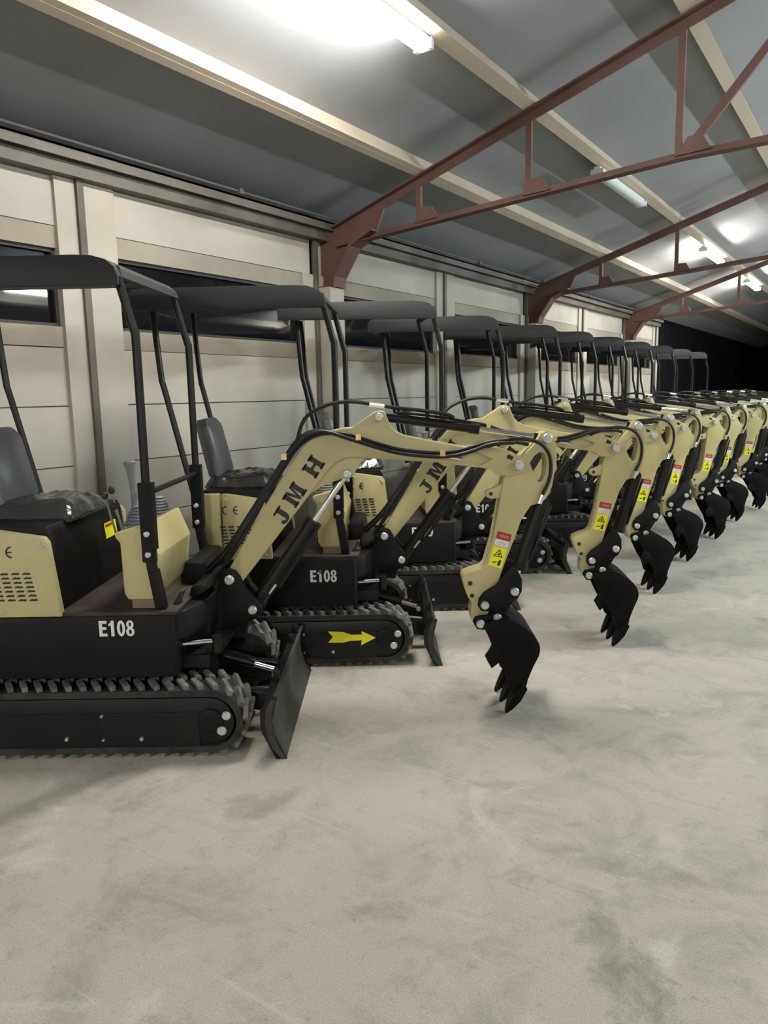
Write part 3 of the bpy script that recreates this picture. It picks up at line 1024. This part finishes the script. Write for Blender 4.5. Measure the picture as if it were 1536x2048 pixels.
    m.cyl((-1.045, -0.38, 1.12), (-1.045, 0.38, 1.12), 0.0125, seg=10)
    part(m, 'cross_bar', M_BLACK, 'upper', root)

    # ---------------- boom group
    m = MB()
    for y0 in (-0.045, 0.075):
        m.prism(BRACKET, y0, y0 + 0.05, bev=0.005)
    m.cyl((-0.88, 0.02, 0.39), (-0.88, 0.02, 0.60), 0.075, seg=18)
    m.prism([(-0.95, 0.40), (-0.74, 0.40), (-0.72, 0.46), (-0.80, 0.60), (-0.90, 0.60)], -0.04, 0.12)
    bk = part(m, 'boom_bracket', M_BLACKM, 'boom', root)
    pin(bk, -0.800, 0.662, -0.045, 0.0235, length=0.02)
    pin(bk, -0.698, 0.516, -0.045, 0.0215, length=0.02)

    m = MB()
    m.prism(BOOM, -0.02, 0.10, bev=0.006)
    boom = part(m, 'boom', M_KHAKI, 'boom', root)
    m = MB()
    m.prism(GUSSET, 0.0, 0.02, bev=0.003)
    m.prism(GUSSET, 0.06, 0.08, bev=0.003)
    sub(m, 'cylinder_gusset', M_KHAKI, boom)
    # raised head plates
    m = MB()
    head = [(0.30, 1.262), (0.40, 1.262), (0.47, 1.252), (0.53, 1.226), (0.576, 1.205), (0.588, 1.174), (0.572, 1.143), (0.52, 1.125), (0.46, 1.128), (0.42, 1.155), (0.36, 1.17), (0.43, 1.205)]
    for y in (-0.032, 0.10):
        m.prism(head, y, y + 0.012, bev=0.002)
    sub(m, 'head_plate', M_KHAKI, boom)
    m = MB()
    for (lx, lz) in (((-0.16, 1.39), (-0.07, 1.39)),):
        pass
    m.lathe((-0.087, -0.02, 1.405), [(0.024, 0), (0.024, 0.012), (0.018, 0.014)], (0, -1, 0), 14)
    sub(m, 'pin_boss', M_KHAKI, boom)
    m = MB()
    m.prism([(0.50, 1.225), (0.525, 1.213), (0.517, 1.198), (0.493, 1.207)], -0.0345, -0.0322)
    decal(m, 'cable_slot', M_DECAL, boom)
    pin(boom, BP[0], BP[1], -0.034, 0.024, length=0.024)
    pin(boom, -0.238, 1.148, 0.0, 0.02, length=0.03)
    pin(boom, -0.087, 1.405, -0.034, 0.019, length=0.014)
    # letters J M H with slab serifs
    def letter(polys, cx, cz, s):
        m = MB()
        a = R(56)
        for p in polys:
            q = [(cx + s * (x * math.cos(a) - z * math.sin(a)), cz + s * (x * math.sin(a) + z * math.cos(a))) for x, z in p]
            m.prism(q, -0.0215, -0.0203)
        decal(m, 'brand_letter', M_DECAL, boom)
    rc = lambda x0, x1, z0, z1: [(x0, z0), (x1, z0), (x1, z1), (x0, z1)]
    J = [rc(-0.25, 0.5, 0.36, 0.5), rc(0.02, 0.36, -0.2, 0.5),
         [(0.35, -0.2), (0.30, -0.38), (0.15, -0.5), (-0.15, -0.5), (-0.35, -0.4), (-0.4, -0.2), (-0.15, -0.2), (-0.1, -0.33), (0.0, -0.34), (0.05, -0.2)]]
    Mm = [rc(-0.65, -0.3, 0.36, 0.5), rc(0.3, 0.65, 0.36, 0.5), rc(-0.65, -0.22, -0.5, -0.36), rc(0.15, 0.65, -0.5, -0.36), rc(-0.57, -0.28, -0.5, 0.5), rc(0.26, 0.57, -0.5, 0.5),
          [(-0.32, 0.5), (-0.05, -0.45), (0.08, -0.45), (0.3, 0.5), (0.16, 0.5), (0.02, -0.1), (-0.12, 0.5)]]
    Hh = [rc(-0.55, -0.1, 0.36, 0.5), rc(0.1, 0.55, 0.36, 0.5), rc(-0.55, -0.1, -0.5, -0.36), rc(0.1, 0.55, -0.5, -0.36), rc(-0.47, -0.17, -0.5, 0.5), rc(0.17, 0.47, -0.5, 0.5), rc(-0.2, 0.2, -0.09, 0.09)]
    letter(J, -0.548, 0.955, 0.074)
    letter(Mm, -0.484, 1.055, 0.078)
    letter(Hh, -0.392, 1.183, 0.078)

    # boom lift cylinder
    m = MB()
    d = Vector((-0.238 + 0.698, 0, 1.148 - 0.516)).normalized()
    p0 = Vector((-0.698, BY, 0.516))
    m.cyl(p0 + d * 0.02, p0 + d * 0.48, 0.034, seg=18)
    m.cyl(p0 + d * 0.46, p0 + d * 0.50, 0.040, seg=18)
    m.cyl(p0 + Vector((0, -0.03, 0)), p0 + Vector((0, 0.03, 0)), 0.035)
    m.tube([p0 + d * 0.47 + Vector((0.03, -0.03, 0)), p0 + d * 0.40 + Vector((0.05, -0.03, 0)), p0 + d * 0.12 + Vector((0.045, -0.02, -0.01))], 0.008, 8)
    lc = part(m, 'lift_cylinder', M_BLACK, 'boom', root)
    m = MB()
    m.cyl(p0 + d * 0.49, p0 + d * 0.755, 0.0155, seg=14)
    m.cyl(p0 + d * 0.78 + Vector((0, -0.025, 0)), p0 + d * 0.78 + Vector((0, 0.025, 0)), 0.026)
    sub(m, 'cylinder_rod', M_CHROME, lc)
    m = MB()
    m.cyl(p0 + Vector((0.075, -0.06, 0.07)), p0 + Vector((0.11, -0.06, 0.115)), 0.0065, seg=8)
    sub(m, 'grease_line', M_CHROME, lc)

    # hoses on the boom
    for k, o_ in enumerate((0.0, 0.016)):
        m = MB()
        y = -0.034 - 0.014 * k
        m.tube([(-0.90, 0.0 + o_, 0.56), (-0.86, -0.01, 0.66 + o_), (-0.80 + o_, -0.02, 0.78), (-0.70 + o_, -0.02, 0.935), (-0.55, y, 1.145 + o_), (-0.47, y, 1.262 + o_),
                (-0.40, y, 1.315 + o_), (-0.33, y, 1.335 + o_ * 0.5), (-0.22, y, 1.325 - o_), (-0.10, y, 1.285 - o_), (0.01, y, 1.255 - o_), (0.15, y, 1.238 - o_), (0.25, y, 1.24 - o_),
                (0.34, y, 1.262 - o_), (0.42, y - 0.02, 1.285 - 0.6 * o_), (0.52, y - 0.03, 1.295 - o_)], 0.0085, 8, 4)
        part(m, 'hydraulic_hose', M_HOSE, 'boom', root)
    for k in range(2):
        m = MB()
        q = 0.02 * k
        m.tube([(-1.0, 0.06 + q, 0.62), (-0.91, 0.03 + q, 0.69 + q), (-0.815, 0.0 + q, 0.785 + q), (-0.715, 0.0 + q, 0.925 + q), (-0.58, 0.01 + q, 1.125 + q), (-0.485, 0.02 + q, 1.265 + q), (-0.43, 0.03 + q, 1.32 + 0.5 * q), (-0.36, 0.03 + q, 1.348)], 0.010, 8, 4)
        part(m, 'hydraulic_hose', M_HOSE, 'boom', root)
    m = MB()
    m.tube([(-0.47, -0.01, 1.28), (-0.43, 0.02, 1.40), (-0.33, 0.03, 1.46), (-0.22, 0.035, 1.475), (-0.12, 0.035, 1.462), (-0.02, 0.035, 1.445), (0.10, 0.035, 1.43), (0.22, 0.035, 1.41), (0.26, 0.035, 1.392)], 0.009, 8, 4)
    part(m, 'hydraulic_hose', M_HOSE, 'boom', root)
    m = MB()
    m.cyl((-0.13, 0.035, 1.464), (-0.06, 0.035, 1.453), 0.0125, seg=10)
    part(m, 'hose_fitting', M_CHROME, 'boom', root)
    for (x, z) in ((-0.52, 1.232), (-0.18, 1.315), (0.2, 1.236)):
        m = MB()
        m.box(x - 0.012, x + 0.012, -0.064, -0.02, z - 0.012, z + 0.014, 0.003)
        part(m, 'hose_clamp', M_BRASS, 'boom', root)
    m = MB()
    m.cyl((0.215, -0.034, 1.221), (0.29, -0.034, 1.205), 0.0085, seg=10)
    part(m, 'hose_fitting', M_CHROME, 'boom', root)

    # stick cylinder
    a = Vector((STC[0], BY, STC[1]))
    e = Vector((TT[0], BY, TT[1]))
    d = (e - a).normalized()
    m = MB()
    m.cyl(a + d * 0.035, a + d * 0.455, 0.0215, seg=18)
    m.cyl(a + d * 0.42, a + d * 0.465, 0.0245, seg=18)
    m.cyl(a + Vector((0, -0.028, 0)), a + Vector((0, 0.028, 0)), 0.026)
    m.cyl(a, a + d * 0.05, 0.02)
    m.tube([a + d * 0.08 + Vector((0, 0, 0.026)), a + d * 0.2 + Vector((0, 0, 0.032)), a + d * 0.42 + Vector((0, 0, 0.028)), a + d * 0.44 + Vector((0, 0, 0.015))], 0.006, 6)
    sc_ = part(m, 'stick_cylinder', M_BLACK, 'stickcyl', root)
    m = MB()
    m.cyl(a + d * 0.46, a + d * 0.735, 0.0125, seg=14)
    part(m, 'cylinder_rod', M_CHROME, 'stickrod', root)
    m = MB()
    m.cyl(a + d * 0.72, a + d * 0.745, 0.017, seg=12)
    m.cyl(e + Vector((0, -0.025, 0)), e + Vector((0, 0.025, 0)), 0.025)
    part(m, 'rod_eye', M_BLACK, 'stickrod', root)

    # ---------------- stick group
    m = MB()
    m.prism(STICK, -0.02, 0.10, holes=[HOLE[::-1], circ(0.3955 - 0.005, 0.622, 0.0125)[::-1], circ(0.389, 0.567, 0.0115)[::-1]] if False else [HOLE[::-1]], bev=0.004)
    m.prism([(0.49, 1.02), (0.455, 1.02), (0.423, 1.018), (0.403, 1.028), (0.397, 1.045), (0.405, 1.06), (0.425, 1.065), (0.47, 1.085), (0.50, 1.12)], -0.012, 0.012, bev=0.003)
    stick = part(m, 'stick', M_KHAKI, 'stick', root)
    for (x, z, r_) in ((0.327, 0.620, 0.0115), (0.336, 0.560, 0.0105), (0.424, 1.042, 0.009)):
        m = MB()
        yy = -0.0214 if x < 0.40 else -0.0132
        m.lathe((x, yy, z), [(r_, 0), (r_, 0.0008)], (0, -1, 0), 14)
        decal(m, 'bushing_hole', M_HOLE, stick)
    for (x, z, r_) in ((0.327, 0.620, 0.022), (0.336, 0.560, 0.019), (0.508, 0.905, 0.014)):
        m = MB()
        m.lathe((x, -0.0195, z), [(r_, 0), (r_, 0.001), (r_ - 0.003, 0.0014)], (0, -1, 0), 16)
        sub(m, 'boss', M_KHAKI, stick)
    pin(stick, TT[0], TT[1], -0.02, 0.023, length=0.02)
    pin(stick, 0.393, 0.521, -0.045, 0.0205, length=0.018)
    # stickers
    def quad(m, tl, tr, br_, bl_, y):
        m.prism([tl, tr, br_, bl_], y - 0.0006, y)
    ax = Vector((0.046, 0.166)).normalized()        # along the stick, upward
    rt = Vector((ax.y, -ax.x))
    def stk(m, u0, u1, v0, v1, y):
        o_ = Vector((0.411, 0.706))
        P_ = lambda u, v: tuple(o_ + rt * u + ax * v)
        quad(m, P_(u0, v1), P_(u1, v1), P_(u1, v0), P_(u0, v0), y)
    m = MB()
    stk(m, 0.0, 0.066, 0.0, 0.096, -0.0205)
    ys = decal(m, 'caution_sticker', M_YEL, stick)
    m = MB()
    o_ = Vector((0.411, 0.706))
    P_ = lambda u, v: tuple(o_ + rt * u + ax * v)
    tri = [(0.010, 0.050), (0.056, 0.050), (0.033, 0.088)]
    tin = [(0.017, 0.054), (0.049, 0.054), (0.033, 0.0805)]
    for i in range(3):
        j = (i + 1) % 3
        m.prism([P_(*tri[i]), P_(*tri[j]), P_(*tin[j]), P_(*tin[i])], -0.0218, -0.0212)
    m.prism([P_(0.026, 0.058), P_(0.040, 0.058), P_(0.036, 0.070), P_(0.030, 0.066)], -0.0218, -0.0212)
    m.prism([P_(0.018, 0.018), P_(0.034, 0.022), P_(0.034, 0.027), P_(0.018, 0.024)], -0.0218, -0.0212)
    m.prism([P_(0.040, 0.010), P_(0.052, 0.010), P_(0.054, 0.036), P_(0.046, 0.040), P_(0.041, 0.028)], -0.0218, -0.0212)
    m.prism([P_(0.014, 0.014), P_(0.022, 0.020), P_(0.020, 0.023), P_(0.012, 0.017)], -0.0218, -0.0212)
    decal(m, 'caution_symbol', M_DECAL, stick)
    m = MB()
    stk(m, 0.0, 0.066, 0.101, 0.132, -0.0205)
    decal(m, 'white_sticker', M_WHITE, stick)
    m = MB()
    for k, (u0, u1) in enumerate(((0.026, 0.058), (0.012, 0.060), (0.020, 0.05))):
        stk(m, u0, u1, 0.122 - 0.007 * k, 0.1232 - 0.007 * k, -0.0212)
    decal(m, 'sticker_print', M_GRIP, stick)
    m = MB()
    stk(m, 0.0, 0.068, 0.133, 0.168, -0.0205)
    decal(m, 'red_sticker', M_RED, stick)
    m = MB()
    for k in range(4):
        stk(m, 0.018 + 0.010 * k, 0.024 + 0.010 * k, 0.143, 0.157, -0.0212)
    decal(m, 'danger_print', M_WHITE if False else M_SEATLIGHT, stick)
    # hose over the stick head
    m = MB()
    m.tube([(0.44, -0.06, 1.283), (0.52, -0.065, 1.296), (0.58, -0.055, 1.292), (0.635, -0.045, 1.277), (0.672, -0.038, 1.245), (0.692, -0.034, 1.20), (0.695, -0.03, 1.14), (0.684, -0.03, 1.09), (0.668, -0.03, 1.055), (0.655, -0.03, 1.03)], 0.0085, 8, 4)
    part(m, 'hydraulic_hose', M_HOSE, 'stick', root)
    m = MB()
    m.tube([(0.40, -0.05, 1.262), (0.47, -0.045, 1.282), (0.55, 0.0, 1.275), (0.60, 0.04, 1.262)], 0.0085, 8, 4)
    part(m, 'hydraulic_hose', M_HOSE, 'stick', root)
    m = MB()
    m.cyl((0.660, -0.03, 1.035), (0.645, -0.03, 0.995), 0.011, seg=10)
    part(m, 'hose_fitting', M_CHROME, 'stick', root)

    # bucket cylinder behind the stick
    a2 = Vector((0.672, BY, 1.00))
    e2 = Vector((0.535, BY, 0.585))
    d2 = (e2 - a2).normalized()
    m = MB()
    m.cyl(a2, a2 + d2 * 0.33, 0.036, seg=18)
    m.cyl(a2 + d2 * 0.32, a2 + d2 * 0.345, 0.041, seg=18)
    m.cyl(a2 + Vector((0, -0.03, 0)), a2 + Vector((0, 0.03, 0)), 0.028)
    m.tube([a2 + Vector((0.035, -0.025, -0.02)), a2 + d2 * 0.15 + Vector((0.04, -0.025, 0)), a2 + d2 * 0.3 + Vector((0.035, -0.02, 0))], 0.0075, 8)
    bcy = part(m, 'bucket_cylinder', M_BLACK, 'stick', root)
    m = MB()
    m.cyl(a2 + d2 * 0.34, a2 + d2 * 0.43, 0.016, seg=14)
    sub(m, 'cylinder_rod', M_CHROME, bcy)
    m = MB()
    for y in (-0.045, 0.105):
        m.prism(ROCK, y, y + 0.02, bev=0.004)
    rk = part(m, 'rocker_link', M_BLACKM, 'stick', root)
    pin(rk, 0.531, 0.585, -0.045, 0.0205, length=0.018)
    m = MB()
    for y in (-0.028, 0.088):
        m.prism([(0.555, 0.60), (0.53, 0.615), (0.505, 0.59), (0.47, 0.53), (0.428, 0.475), (0.432, 0.445), (0.462, 0.436), (0.49, 0.47), (0.55, 0.56)], y, y + 0.016, bev=0.003)
    bl2 = part(m, 'bucket_link', M_BLACKM, 'stick', root)
    pin(bl2, 0.450, 0.464, -0.05, 0.0205, length=0.022)
    m = MB()
    m.cyl((0.45, -0.05, 0.464), (0.45, 0.13, 0.464), 0.017)
    m.cyl((0.37, -0.05, 0.438), (0.37, 0.13, 0.438), 0.017)
    m.cyl((0.531, -0.045, 0.585), (0.531, 0.125, 0.585), 0.017)
    part(m, 'pin_shaft', M_BLACKM, 'stick', root)

    # ---------------- bucket
    m = MB()
    W0, W1 = -0.11, 0.215
    # ears
    ear = [(0.335, 0.445), (0.345, 0.468), (0.372, 0.474), (0.41, 0.478), (0.45, 0.495), (0.478, 0.488), (0.52, 0.46), (0.50, 0.43), (0.42, 0.42), (0.383, 0.405), (0.355, 0.410)]
    for y in (-0.065, 0.125):
        m.prism(ear, y, y + 0.018, bev=0.003)
    sidep = BUCK[3:-2]
    for y in (W0, W1 - 0.014):
        m.prism([(0.383, 0.425)] + sidep, y, y + 0.014, bev=0.003)
    # shell: follows the outline from the front of the top plate round the back down to the lip
    sh = [(0.383, 0.430), (0.399, 0.452), (0.433, 0.455), (0.484, 0.468), (0.520, 0.460), (0.549, 0.442), (0.575, 0.425), (0.595, 0.408), (0.614, 0.389), (0.628, 0.369), (0.638, 0.35), (0.642, 0.331), (0.642, 0.31), (0.638, 0.292), (0.611, 0.236), (0.582, 0.161), (0.572, 0.135)]
    inn = []
    for i, (x, z) in enumerate(sh):
        x0, z0 = sh[max(i - 1, 0)]
        x1, z1 = sh[min(i + 1, len(sh) - 1)]
        t_ = Vector((x1 - x0, z1 - z0)).normalized()
        inn.append((x - 0.012 * -t_.y * -1 if False else x + 0.012 * t_.y, z - 0.012 * t_.x))
    m.prism(sh + inn[::-1], W0 + 0.002, W1 - 0.002)
    m.prism([(0.586, 0.168), (0.574, 0.124), (0.542, 0.066), (0.526, 0.062), (0.524, 0.072), (0.553, 0.125), (0.570, 0.172)], W0 - 0.004, W1 + 0.004, bev=0.002)
    bucket = part(m, 'bucket', M_BUCKET, 'bucket', root)
    # side cutters: bent plates standing out from the open edge
    for y in (W0,):
        m = MB()
        yy = (y - 0.004, y + 0.010) if y < 0 else (y - 0.010, y + 0.004)
        m.prism([(0.420, 0.352), (0.404, 0.322), (0.386, 0.295), (0.402, 0.262), (0.418, 0.234), (0.460, 0.268), (0.470, 0.240), (0.485, 0.26), (0.46, 0.32)], *yy, bev=0.002)
        sub(m, 'side_cutter', M_BUCKET, bucket)
    # teeth
    for k in range(3):
        y = W0 + 0.034 + k * (W1 - W0 - 0.068) / 2
        m = MB()
        base_c = Vector((0.550, y, 0.112))
        tip_c = Vector((0.490 - 0.008 * k, y, 0.004))
        u_ = (tip_c - base_c).normalized()
        nrm_ = Vector((-u_.z, 0, u_.x))
        w0, w1 = 0.043, 0.014
        rows = [(base_c - u_ * 0.035, w0, 0.020), (base_c + u_ * 0.03, w0, 0.022), (base_c + u_ * 0.085, w0 * 0.75, 0.013), (tip_c, w1, 0.004)]
        verts, faces = [], []
        for c_, w_, t_ in rows:
            for sy, sn in ((-1, -1), (1, -1), (1, 1), (-1, 1)):
                verts.append(c_ + Vector((0, sy * w_, 0)) + nrm_ * sn * t_)
        for r_ in range(3):
            for q_ in range(4):
                faces.append((r_ * 4 + q_, r_ * 4 + (q_ + 1) % 4, r_ * 4 + 4 + (q_ + 1) % 4, r_ * 4 + 4 + q_))
        faces += [(3, 2, 1, 0), (12, 13, 14, 15)]
        m._new(verts, faces)
        sub(m, 'bucket_tooth', M_BUCKET, bucket)
    pin(bucket, BK[0], BK[1], -0.066, 0.0205, length=0.018)
    return body


M_SEATLIGHT = mat('faded_print', (0.62, 0.25, 0.22), 0.5)

# position x, y, heading, upper slew, boom swing, stick pitch, bucket curl, canopy lift
ROW = [
    (-2.94, 2.141, 33.651, 0.155, -0.427, 0.017, -0.078, -0.01),
    (-2.911, 3.403, 34.675, -1.828, -4.266, 3.037, 0.272, 0.01),
    (-2.973, 4.602, 35.746, 2.0, -6.4, 4.82, -1.05, 0.045),
    (-3.033, 5.804, 34.711, -3.86, 2.593, 6.24, -0.072, 0.045),
    (-3.022, 7.053, 33.858, -3.641, 1.333, 5.422, -0.823, 0.055),
    (-3.074, 8.261, 33.604, -4.5, 0.0, 6.264, 1.253, 0.07),
    (-3.096, 9.488, 33.471, -5.0, -8.2, 7.696, 2.412, 0.08),
    (-3.10, 10.713, 33.5, -5.0, -4.0, 6.5, 2.0, 0.08),
    (-3.10, 11.938, 33.5, -4.0, -3.0, 6.5, 2.0, 0.08),
    (-3.10, 13.163, 33.5, -4.0, -3.0, 6.5, 2.0, 0.08),
    (-3.10, 14.388, 33.5, -4.0, -3.0, 6.5, 2.0, 0.08),
]
LABELS = [
    'khaki and black mini excavator nearest the camera, cut off by the left photo edge',
    'second mini excavator from the camera, yellow arrow on its black track',
    'third mini excavator from the camera, its number half hidden behind a lift cylinder',
    'fourth mini excavator from the camera, its front blade just right of the nearest stick',
    'fifth mini excavator from the camera, counted along the row',
    'sixth mini excavator from the camera, counted along the row',
    'seventh mini excavator, the last whose whole stick shows at the right edge',
    'eighth mini excavator, its bucket at the very right edge behind the seventh',
    'ninth mini excavator, only seat and canopy posts show behind the row',
    'tenth mini excavator, only canopy posts show against the dark end bay',
    'eleventh and farthest mini excavator, posts beside the black end wall',
]


def T(x, z=0.0, y=0.0):
    return Matrix.Translation((x, y, z))


def group_matrices(r):
    x, y, hd, sl, by, ds, cu, lift = r
    up = Matrix.Rotation(R(sl), 4, 'Z')
    bo = up @ T(SWX + OX) @ Matrix.Rotation(R(by), 4, 'Z') @ T(-(SWX + OX))
    st = bo @ T(BP[0] + OX, BP[1]) @ Matrix.Rotation(R(-ds), 4, 'Y') @ T(-(BP[0] + OX), -BP[1])
    bu = st @ T(BK[0] + OX, BK[1]) @ Matrix.Rotation(R(-cu), 4, 'Y') @ T(-(BK[0] + OX), -BK[1])
    a = R(ds)
    ex, ez = TT[0] - BP[0], TT[1] - BP[1]
    nt = Vector((BP[0] + ex * math.cos(a) - ez * math.sin(a), BP[1] + ex * math.sin(a) + ez * math.cos(a)))
    s0 = Vector(STC)
    v0, v1 = Vector(TT) - s0, nt - s0
    da = math.atan2(v1.y, v1.x) - math.atan2(v0.y, v0.x)
    cyl = bo @ T(s0.x + OX, s0.y) @ Matrix.Rotation(-da, 4, 'Y') @ T(-(s0.x + OX), -s0.y)
    dl = v1.length - v0.length
    rod = bo @ T(s0.x + OX, s0.y) @ Matrix.Rotation(-da, 4, 'Y') @ T(-(s0.x + OX) + v0.normalized().x * dl, -s0.y + v0.normalized().y * dl)
    return {'under': Matrix.Identity(4), 'upper': up, 'canopy': up @ T(0, lift), 'boom': bo, 'stick': st, 'bucket': bu, 'stickcyl': cyl, 'stickrod': rod}


proto = empty('mini_excavator')
build_excavator(proto)
letters = {}
for k, txt in enumerate(('E108', 'E109')):
    letters[txt] = lettering(txt, -1.266, 0.529, -0.4515, 0.151, 0.067, None, 'model_number', M_WHITE)


def clone(o, parent):
    c = o.copy()
    COL.objects.link(c)
    c.parent = parent
    return c


machines = []
for i, r in enumerate(ROW):
    G = group_matrices(r)
    if i == 0:
        root = proto
        plist = [(o, g) for o, g in PARTS]
    else:
        root = empty('mini_excavator')
        plist = []
        for o, g in PARTS:
            c = clone(o, root)
            for ch in o.children:
                clone(ch, c)
            plist.append((c, g))
    machines.append((root, r, G, plist))
for i, (root, r, G, plist) in enumerate(machines):
    root.location = (r[0], r[1], 0)
    root.rotation_euler = (0, 0, R(r[2]))
    tag(root, LABELS[i], 'excavator', 'mini excavators parked in a row')
    body = None
    near_track = None
    for o, g in plist:
        o.matrix_local = G[g]
        nm = o.name.split('.')[0]
        if nm == 'lower_body':
            body = o
        if nm == 'track' and near_track is None:
            near_track = o
    # white model number on the body side
    src = letters['E108' if i < 2 else 'E109']
    t_ = src.copy()
    COL.objects.link(t_)
    t_.parent = body
    if i == 1:
        t_.location.x += 0.055
        t_.location.z -= 0.045
    if i == 1:
        m = MB()
        ar = [(-1.135, 0.205), (-1.05, 0.20), (-1.005, 0.183), (-0.945, 0.183), (-0.948, 0.203), (-0.868, 0.163), (-0.952, 0.120), (-0.948, 0.150), (-1.01, 0.148), (-1.055, 0.138), (-1.135, 0.140), (-1.108, 0.173)]
        m.prism(ar, -0.4775, -0.4765)
        decal(m, 'arrow_sticker', M_YEL, near_track)
for o in letters.values():
    bpy.data.objects.remove(o)

# ------------------------------------------------------------------ small things on the floor
m = MB()
m.sphere((0, 0, 0.006), 0.014, (1.3, 0.8, 0.5), 9, 5)
o = m.build('brick_chip', M_CHIP)
o.location = (-0.60, 1.03, 0)
tag(o, 'tiny reddish chip lying on the bare floor near the bottom edge', 'chip')
